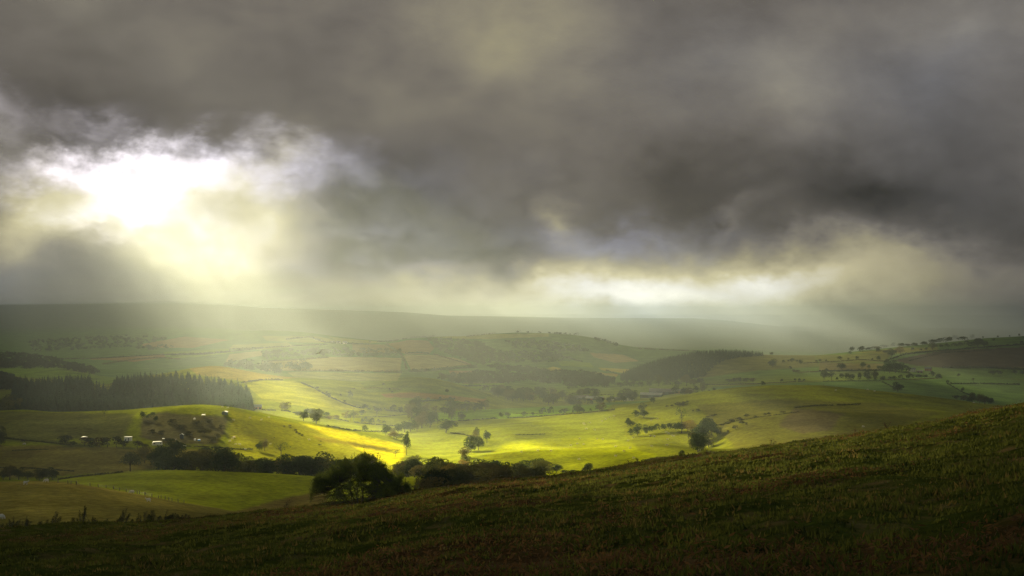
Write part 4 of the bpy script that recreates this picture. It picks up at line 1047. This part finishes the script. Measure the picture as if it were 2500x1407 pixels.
def small_shed(u, v, w, h, wm, rm, label, name='shed', ymin=780):
    p = hit(u, v, ymin); s = p[1]/F; w *= s; h *= s
    r = empty(name, tuple(p), -face_cam(p)+random.uniform(-.3,.3)); tag(r, label, name.replace('_',' '))
    mb = MB(); mb.prism([(-w/2,-.2),(w/2,-.2),(w/2,h*.72),(0,h*.9),(-w/2,h*.72)], -w*.5, w*.5); mb.build('wall', wm, r)
    mb = MB()
    for sg in (-1,1): mb.prism([(0,h*.92),(sg*w*.6,h*.70),(sg*w*.6,h*.76),(0,h)][::sg], -w*.58, w*.58)
    mb.build('roof', rm, r)
    mb = MB(); mb.box(-w*.12,w*.12,-w*.5-.04,-w*.5-.005,-.2,h*.6); mb.build('door', M_WOOD, r)
small_shed(444,1071,8,12,M_WALLD,M_ROOFW,'little grey shed with a pale flat roof in the overgrown plot')
small_shed(549,1013,12,9,M_WALLD,M_ROOFG,'dark hut on the crest right of the overgrown plot','hut')
small_shed(206,1072,11,6,M_WALLD,M_ROOFW,'pale roof poking above the caravan bushes','hut')
def slab(u, v, w, h, mat, label, name, cat, ymin=780):
    p = hit(u, v, ymin); s = p[1]/F; w *= s; h *= s
    r = empty(name, tuple(p), -face_cam(p)+random.uniform(-.2,.2)); tag(r, label, cat)
    mb = MB(); mb.prism([(-w/2,h*.7),(-w*.42,h*.95),(w*.42,h),(w/2,h*.75),(w*.46,h*.35),(-w*.46,h*.3)], -w*.3, w*.3); mb.build('cover', mat, r)
    mb = MB()
    for x in (-w*.4,w*.4):
        for y in (-w*.22,w*.22): mb.tube((x,y,-.1),(x,y,h*.4),.05,.05,5)
    mb.build('frame', M_WOOD, r)
slab(497,1018,9,5,M_WHITE,'white covered garden frame on the upper edge of the overgrown plot','garden_frame','garden frame')  # a small white garden frame
slab(475,1027,5,6,M_WHITE,'small white upright box in the overgrown plot','garden_box','garden box')
slab(449,1091,11,3,M_WHITE,'low white sheeting on the grass below the overgrown plot','white_sheeting','sheeting')
slab(399,1074,6,3,M_CLOTH,'pale sheet of material right above the long caravan','plastic_cover','plastic cover')
slab(486,1079,7,6,M_BLUE,'blue tarpaulin heap at the foot of the overgrown plot','tarpaulin','tarpaulin')
slab(476,1078,5,6,M_CLOTH,'pale heap beside the blue tarpaulin','rubbish_heap','heap')
slab(430,1077,4,5,M_FEATHERP,'small yellowish crate between the shed and long caravan','crate','crate')
slab(572,1069,5,3,M_RED,'reddish trough beside the sheep on the rounded hill','feed_trough','trough')
for (u, v, w, h) in [(410,1080,20,10),(428,1092,20,8),(462,1066,26,12),(500,1060,30,14),(520,1084,24,12),(530,1072,18,12),(395,1064,20,12),(372,1062,20,12),(440,1050,30,12),(540,1052,18,14),(480,1040,30,12),(420,1034,24,10),(512,1034,22,10)]:
    tree(u, v, h, w, 'gorse', 'brown scrub bush in the overgrown plot behind the long caravan', 'scrub of the overgrown plot', 780)

# ------------------------------------------------------------------ farm buildings
def barn(u, v, wpx, depth_m, eaves, ridge, wall, roof, label, rz=0.0, ymin=1900, openings=3, name='barn', chimney=False, windows=0, y=None):
    p = hit(u, v, ymin) if y is None else at_depth(u, y); w = wpx*p[1]/F
    r = empty(name, tuple(p), -face_cam(p)+rz); tag(r, label, name.replace('_',' '))
    mb = MB(); D2 = depth_m/2
    # gable ends at +-x, ridge along x
    vs = [(-w/2,-D2,-1),(w/2,-D2,-1),(w/2,D2,-1),(-w/2,D2,-1),(-w/2,-D2,eaves),(w/2,-D2,eaves),(w/2,D2,eaves),(-w/2,D2,eaves),(-w/2,0,ridge),(w/2,0,ridge)]
    mb.add(vs, [(0,1,5,4),(2,3,7,6),(1,2,6,9,5),(3,0,4,8,7)]); mb.build('wall', wall, r)
    rf = MB()
    for sg in (-1,1):
        e = D2+.5; ze = eaves-(ridge-eaves)*.5/D2
        rf.add([(-w/2-.5,0,ridge+.05),(w/2+.5,0,ridge+.05),(w/2+.5,sg*e,ze+.05),(-w/2-.5,sg*e,ze+.05),(-w/2-.5,0,ridge+.25),(w/2+.5,0,ridge+.25),(w/2+.5,sg*e,ze+.25),(-w/2-.5,sg*e,ze+.25)],
               [(0,1,2,3),(4,7,6,5),(0,4,5,1),(1,5,6,2),(2,6,7,3),(3,7,4,0)])
    ro = rf.build('roof', roof, r)
    if chimney:
        for x in (-w*.42,w*.42):
            c = MB(); c.box(x-.5,x+.5,-.45,.45,ridge-.3,ridge+1.4); c.build('chimney', M_WALLB, ro)
    for i in range(openings):
        x = -w/2+w*(i+.5)/openings; c = MB(); c.box(x-w/openings*.28,x+w/openings*.28,-D2-.05,-D2-.01,0,eaves*.75); c.build('door', M_GLASS, r)
    for i in range(windows):
        x = -w/2+w*(i+.5)/windows
        for z in (1.0,3.6):
            c = MB(); c.box(x-.5,x+.5,-D2-.08,-D2-.03,z,z+1.2); c.build('window', M_GLASS, r)
barn(1418,976,38,16,3.5,6.5,M_WALLD,M_ROOFG,'long grey roofed shed at the left end of the farm',R(6),openings=4)
barn(1452,977,42,13,3.2,6.0,M_WALLB,M_ROOFW,'white roofed shed catching the sun at the farm',R(-10),openings=3)
barn(1590,972,52,18,4.5,7.5,M_WALLD,M_ROOFW,'blue sided barn with a pale front roof',R(-6),openings=2,y=2270)
barn(1618,965,64,22,6,10,M_WALLD,M_ROOFG,'largest long grey barn behind the blue sided one',R(-4),openings=3,y=2330)
barn(1670,968,44,14,3.5,6,M_WALLB,M_ROOFG,'low brown shed at the right end of the farm',R(-4),openings=4,y=2310)
barn(1505,978,22,8,3,5,M_WALLW,M_SLATE,'small white outbuilding left of the farmhouse',R(5),openings=1)
barn(1534,979,26,8,5,7.5,M_WALLW,M_SLATE,'white farmhouse half hidden under the dark trees',R(-5),openings=0,name='farmhouse',chimney=True,windows=4)
barn(2226,908,18,8,5,8,M_WALLW,M_SLATE,'left cottage beside the tree clump on the right farmland',R(8),ymin=2300,openings=0,name='cottage',chimney=True,windows=3)
barn(2266,906,16,8,5,8,M_WALLB,M_SLATE,'red brick cottage right of the white one on the right farmland',R(-8),ymin=2300,openings=0,name='cottage',chimney=True,windows=3)
barn(2246,910,14,7,3,5,M_WALLB,M_ROOFG,'low shed between the two cottages',R(0),ymin=2300,openings=2,name='shed')
for i,(u,v,l) in enumerate([(812,838,'leftmost hazy house in the far hamlet'),(826,839,'middle hazy house in the far hamlet'),(842,840,'rightmost hazy house in the far hamlet')]):
    barn(u, v, 10, 9, 5, 8, M_WALLW, M_SLATE, l, R(5*i), ymin=4000, openings=0, name='house', chimney=True, windows=2)
barn(625,999,26,9,2.5,4.5,M_WALLB,M_SLATE,'brown tumbledown shed at the right foot of the plantation',R(4),ymin=1100,openings=3,name='shed')

# ------------------------------------------------------------------ buzzard in flight
def bird():
    y = 300.0; p = ((781-UC)/F*y, y, -(861-HV)/F*y)
    nodes = [((0,0,0),(.07,.07)),((-.2,0,.0),(.05,.045)),((.16,0,.01),(.05,.05)),((.26,0,.02),(.035,.035)),((.32,0,.01),(.012,.012)),((-.3,0,0),(.02,.015))]
    me = skin_mesh('body', nodes, [(0,1),(0,2),(2,3),(3,4),(1,5)], M_FEATHER)
    r = link('buzzard', me, loc=p); tag(r, 'brown bird of prey gliding over the hazy far fields', 'bird')
    for sg in (-1,1):
        w = MB(); P = [(.08,0),(.12,.25),(.06,.5),(-.04,.68),(-.1,.62),(-.12,.45),(-.14,.2),(-.1,0)]
        top = [(x, sg*(yv+.04), .02+.28*yv) for x, yv in P]; bot = [(x, sg*(yv+.04), .28*yv-.005) for x, yv in P]
        n = len(P); w.add(top+bot, [tuple(range(n)), tuple(range(2*n-1, n-1, -1))]+[(i, n+i, n+(i+1)%n, (i+1)%n) for i in range(n)]); w.build('wing', M_FEATHER, r)
    t_ = MB(); t_.add([(-.25,-.03,.01),(-.25,.03,.01),(-.48,.11,.0),(-.5,0,0),(-.48,-.11,.0),(-.25,-.03,-.01),(-.25,.03,-.01),(-.48,.11,-.015),(-.5,0,-.015),(-.48,-.11,-.015)],
        [(0,1,2,3,4),(9,8,7,6,5),(0,5,6,1),(1,6,7,2),(2,7,8,3),(3,8,9,4),(4,9,5,0)]); t_.build('tail', M_FEATHERP, r)
    r.rotation_mode = 'ZYX'; r.rotation_euler = (R(20), R(-38), R(80)); r.scale = (1.4,)*3
bird()

# ------------------------------------------------------------------ the hawthorn on the near crest
def hawthorn():
    p = at_depth(878, 84.0); rng = np.random.default_rng(3); rnd = random.Random(5)
    r = empty('hawthorn_bush', tuple(p)); tag(r, 'dark spreading hawthorn bush on the near crest against the valley', 'bush')
    def env(x): return np.interp(x, [-2.95,-2.6,-2.3,-1.9,-1.45,-1.1,-.5,-.1,.2,.6,1.0,1.4,1.65,2.0,2.5,2.95], [.6,1.75,1.8,2.0,2.55,2.65,2.8,2.9,3.05,2.95,2.8,2.5,2.1,1.9,1.8,1.0])
    mb = MB(); stems = []
    for i in range(15):
        a = -1.25+2.5*i/14; base = np.array([.45*a+rnd.uniform(-.1,.1), rnd.uniform(-.25,.25), -.15]); q = base; d = np.array([math.sin(a), rnd.uniform(-.55,.55), math.cos(a)+.1])
        L = 2.5 if abs(a) < .6 else 2.2; n = 9; rad = .05
        for k in range(n):
            d = d/np.linalg.norm(d); d = d+np.array([rnd.uniform(-.22,.22), rnd.uniform(-.25,.25), rnd.uniform(-.05,.16)]); d /= np.linalg.norm(d)
            e = q+d*L/n
            if e[2] > env(e[0])-.15: e[2] = env(e[0])-.15
            mb.tube(q, e, rad, rad*.86, 5, False); rad *= .86; q = e; stems.append(q.copy())
    ST = np.array(stems)
    # twig ends fill the outline, thinly at the lower left
    tips = []
    while len(tips) < 1500:
        x = rnd.uniform(-2.9, 2.9); yv = rnd.uniform(-1, 1)*1.5*math.sqrt(max(0.05, 1-(x/3.1)**2)); top = float(env(x))*(1-.12*yv*yv)
        z = top*rnd.random()**.62
        z0 = .05 if x > .9 else .12
        if z < z0: continue
        low = (z < 1.25 and x < .4)
        if low and rnd.random() > .72: continue
        if vnoise(np.array([x*2.3+9]), np.array([z*2.3+yv*.6]), 5)[0] < (.38 if z < top-.5 else .28): continue
        tips.append((x, yv, z, low))
    P = []
    for x, yv, z, low in tips:
        t = np.array([x, yv, z]); dd = np.linalg.norm(ST-t, axis=1)+ .6*np.clip(ST[:,2]-z, 0, None); j = ST[int(np.argmin(dd))]
        m = (j+t)/2+np.array([rnd.uniform(-.1,.1), rnd.uniform(-.1,.1), -.04]); mb.tube(j, m, .013, .009, 4, False); mb.tube(m, t, .009, .005, 3, False)
        for _ in range(3):
            e = t+np.array([rnd.uniform(-.2,.2), rnd.uniform(-.2,.2), rnd.uniform(-.12,.24)]); mb.tube(t, e, .005, .003, 3, False)
            k = 9 if low else 17
            P.append(t+(e-t)*rng.uniform(0,1.1,(k,1))+rng.normal(size=(k,3))*.05)
        if not low: P.append(m+(t-m)*rng.uniform(0,1,(10,1))+rng.normal(size=(10,3))*.06)
    # sprigs that stand out of the outline
    for x, L in ((-2.75,.35),(-2.5,.3),(-2.0,.3),(-1.35,.25),(-.9,.3),(-.25,.3),(.3,.42),(.45,.3),(1.0,.34),(1.15,.3),(1.6,.25),(2.35,.28),(2.7,.3),(2.85,.25)):
        a_ = np.array([x, rnd.uniform(-.3,.3), float(env(x))-.2]); e = a_+np.array([rnd.uniform(-.15,.2), 0, L+.2]); mb.tube(a_, e, .009, .003, 4, False)
        P.append(a_+(e-a_)*rng.uniform(0,1,(26,1))+rng.normal(size=(26,3))*.028)
    mb.build('branches', M_BARK, r)
    P = np.vstack(P); V, Fq = leaf_quads(P, rng.normal(size=P.shape), .036, rng, .8)
    link('foliage', mesh_np('foliage', V, Fq, [M_HAW]), r)
hawthorn()

# -- small bushes and dead stems on the near crest
def scrub(u, v, hp, wp, label, seed, mat=M_GORSE, y=None, group='scrub on the near crest'):
    rng = np.random.default_rng(seed); rnd = random.Random(seed)
    p = at_depth(u, y or 80.0); s = p[1]/F; h = hp*s*1.35; w = wp*s*1.1
    r = empty('scrub_bush', tuple(p)); tag(r, label, 'bush', group)
    mb = MB(); P = []
    n = max(8, int(w/.07))
    lean = rnd.uniform(.05,.3)
    for i in range(n):
        x = (rnd.uniform(-1,1))*w*.5; hh = h*rnd.uniform(.45,1.05)*(1-.5*(abs(x)/(w*.5))**2)
        b = np.array([x*.5, rnd.uniform(-.2,.2)*w, -.05]); q = np.array([x+lean*hh, rnd.uniform(-.25,.25)*w, hh])
        mb.tube(b, (b+q)/2+np.array([rnd.uniform(-.05,.05),0,0]), .014, .011, 4, False); mb.tube((b+q)/2, q, .011, .005, 4, False)
        m = 150; t = rng.uniform(.1,1,(m,1))**.8; P.append(b+(q-b)*t+rng.normal(size=(m,3))*np.array([.11,.11,.06])*(1.25-t))
    mb.build('stem', M_BARK, r)
    P = np.vstack(P); P[:,2] = np.maximum(P[:,2], 0); N = rng.normal(size=P.shape)+np.array([0,0,.3])
    V, Fq = leaf_quads(P, N, .034, rng, .5); link('foliage', mesh_np('foliage', V, Fq, [mat]), r)
crest = [(30,34,44),(62,30,26),(95,16,22),(124,36,40),(150,14,28),(175,20,22),(200,38,24),(225,20,28),(255,18,26),(285,16,30),(300,28,22),(328,22,24),(348,34,30),(375,22,30),(398,26,28),(420,16,34),(450,12,26),(5,20,26)]
crest.sort()
for i, (u, h, w) in enumerate(crest):
    n_ = 'leftmost' if i == 0 else 'rightmost' if i == len(crest)-1 else ORD[i]
    scrub(u, 0, h, w, f"{n_} dark ragged bush{' from the left' if 0 < i < len(crest)-1 else ''} on the near crest at bottom left", 100+i, y=84+(i%4)*2)
def stalk(u, y, hp, label, seed, spread=.5):
    rnd = random.Random(seed); rng = np.random.default_rng(seed); p = at_depth(u, y); s = y/F; h = hp*s
    r = empty('dead_bracken', tuple(p)); tag(r, label, 'bracken', 'dead bracken stalks on the near slope')
    mb = MB(); P = []
    for j in range(rnd.choice((2,3,4))):
        a = np.array([rnd.uniform(-.06,.06), rnd.uniform(-.06,.06), -.03]); q = np.array([rnd.uniform(-spread,spread)*h+.15*h, rnd.uniform(-.3,.3)*h, h*rnd.uniform(.6,1)])
        m_ = (a+q)/2+np.array([rnd.uniform(-.1,.1)*h,0,.05*h]); mb.tube(a, m_, .012, .009, 4, False); mb.tube(m_, q, .009, .004, 4, False)
        for k in range(6):
            t = rnd.uniform(.3,1); c = a*(1-t)+q*t; e = c+np.array([rnd.uniform(-.3,.3)*h, rnd.uniform(-.2,.2)*h, rnd.uniform(-.05,.2)*h]); mb.tube(c, e, .006, .003, 3, False)
            P.append(c+(e-c)*rng.uniform(.2,1,(7,1))+rng.normal(size=(7,3))*.02)
    mb.build('stem', M_BARK, r)
    P = np.vstack(P); V, Fq = leaf_quads(P, rng.normal(size=P.shape), .028, rng, .5); link('frond', mesh_np('frond', V, Fq, [M_BRACK]), r)
sl = [(697,88,30,'bare twiggy stalk left of the hawthorn'),(1135,88,14,'rusty bracken stalks on the crest right of the hawthorn'),(1110,88,12,None),(1315,70,22,None),(1340,88,9,None),(1500,88,9,None),(1537,90,18,None),(1556,90,22,None),(1655,88,14,None),
      (1700,70,26,None),(1728,88,12,None),(1808,88,14,None),(1884,88,26,'tall leaning bracken stalk on the crest under the near right hill'),(1903,88,10,None),(2010,88,14,None),(2026,88,12,None),(2080,88,22,'upright rusty bracken plume on the right crest'),(2065,88,10,None),(2165,88,22,'forked bare stalk on the right crest'),(2320,88,10,None),(2350,86,10,None),(1960,60,14,None),(2440,70,18,None),(2240,64,12,None),(1460,64,12,None)]
for i, (u, y, h, l) in enumerate(sl):
    stalk(u, y, h, l or 'clump of dead brown bracken on the near grassy slope', 300+i)

# ------------------------------------------------------------------ grass and bracken litter on the near slope
def near_slope_points(n, y0, y1, seed, margin=320):
    rng = np.random.default_rng(seed)
    t = rng.uniform(0, 1, n); y = np.sqrt(y0**2+(y1**2-y0**2)*t**1.25)
    u = rng.uniform(-margin, 2500+margin, n); x = (u-UC)/F*y
    return x, y, u, rng
# height lookup for many points: bilinear on a small table
TU = np.arange(-400, 2901, 20.0); TY = np.geomspace(8, 112, 120)
TZ = np.array([pchip(*column_knots(u), TY) for u in TU])
def ztab(x, y):
    u = UC+F*x/y; i = np.clip((u-TU[0])/20, 0, len(TU)-1.001); j = np.clip(np.log(y/8)/np.log(112/8)*(len(TY)-1), 0, len(TY)-1.001)
    i0 = i.astype(int); j0 = j.astype(int); a = i-i0; b = j-j0
    z = TZ[i0,j0]*(1-a)*(1-b)+TZ[i0+1,j0]*a*(1-b)+TZ[i0,j0+1]*(1-a)*b+TZ[i0+1,j0+1]*a*b
    return z+relief(x, y)
def blades(name, n, y0, y1, seed, hmean, mat, label, cat, mask=None, per=5, width=.014, flop=.9):
    x, y, u, rng = near_slope_points(n, y0, y1, seed)
    if mask is not None:
        k = mask(x, y, rng); x, y = x[k], y[k]
    z = ztab(x, y); n = len(x)
    h = hmean*rng.uniform(.5,1.5,n)*(1+.9*np.clip(fbm(x/1.7, y/2.3, 2, 61),-.6,1))
    V = []; 
    for j in range(per):
        a = rng.uniform(0, 6.28, n); lean = rng.uniform(.1,flop,n)*h; bx = x+rng.normal(size=n)*.045; by = y+rng.normal(size=n)*.045
        w = width*(1+y/45.0)*rng.uniform(.7,1.4,n); hh = h*rng.uniform(.6,1.1,n)
        wa = rng.uniform(0, 6.28, n)
        p0 = np.stack([bx-np.cos(wa)*w, by-np.sin(wa)*w, z-.02], 1); p1 = np.stack([bx+np.cos(wa)*w, by+np.sin(wa)*w, z-.02], 1)
        t = np.stack([bx+np.cos(a)*lean, by+np.sin(a)*lean, z+hh], 1)
        V.append(np.stack([p0, p1, t], 1))
    V = np.concatenate(V).reshape(-1, 3); Fq = np.arange(len(V)).reshape(-1, 3)
    o = link(name, mesh_np(name, V, Fq, [mat])); tag(o, label, cat, kind='stuff')
M_GRASS = leaf_mat("grass_blades", (.014,.019,.005), (.060,.062,.012), .45, None, 1.1)
M_STRAW = leaf_mat("straw_blades", (.04,.030,.010), (.13,.095,.028), .4, None, 1.3)
blades('grass', 74000, 10, 100, 1, .075, M_GRASS, 'dark green rough grass on the near hillside', 'grass', None, 5)
blades('dry_grass', 31000, 10, 100, 2, .075, M_STRAW, 'dry straw coloured grass tufts on the near hillside', 'grass', lambda x, y, r: (fbm(x/3.2, y/4.5, 3, 71)+.10*r.normal(size=len(x))) > .16, 5)
def litter(n, seed):
    x, y, u, rng = near_slope_points(n, 10, 100, seed)
    m = fbm(x/5.5, y/7, 4, 101)+.10*rng.normal(size=n); k = m > .26; x, y = x[k], y[k]; z = ztab(x, y)
    P = []
    for j in range(8):
        P.append(np.stack([x+rng.normal(size=len(x))*.12, y+rng.normal(size=len(x))*.12, z+np.abs(rng.normal(size=len(x)))*.07+.01], 1))
    P = np.vstack(P); V, Fq = leaf_quads(P, rng.normal(size=P.shape)+np.array([0,0,.8]), .05, rng, .45)
    o = link('bracken_litter', mesh_np('bracken_litter', V, Fq, [M_BRACK])); tag(o, 'rusty brown dead bracken matted over the near hillside', 'bracken', kind='stuff')
litter(30000, 9)

# ------------------------------------------------------------------ the hazy air
def haze():
    mb = MB(); mb.box(-56000, 56000, -56000, 56000, -800, HAZE_TOP)
    m = new_mat("hazy_air"); t = NT(m); o = t.n("ShaderNodeOutputMaterial"); v = t.n("ShaderNodeVolumePrincipled")
    v.inputs['Color'].default_value = (.82,.93,1.0,1); v.inputs['Density'].default_value = HAZE_D; v.inputs['Anisotropy'].default_value = 0.12
    t.l(v.outputs[0], o.inputs['Volume'])
    h = mb.build('haze', m); tag(h, kind='stuff', label='pale hazy air filling the valley', cat='haze')
haze()
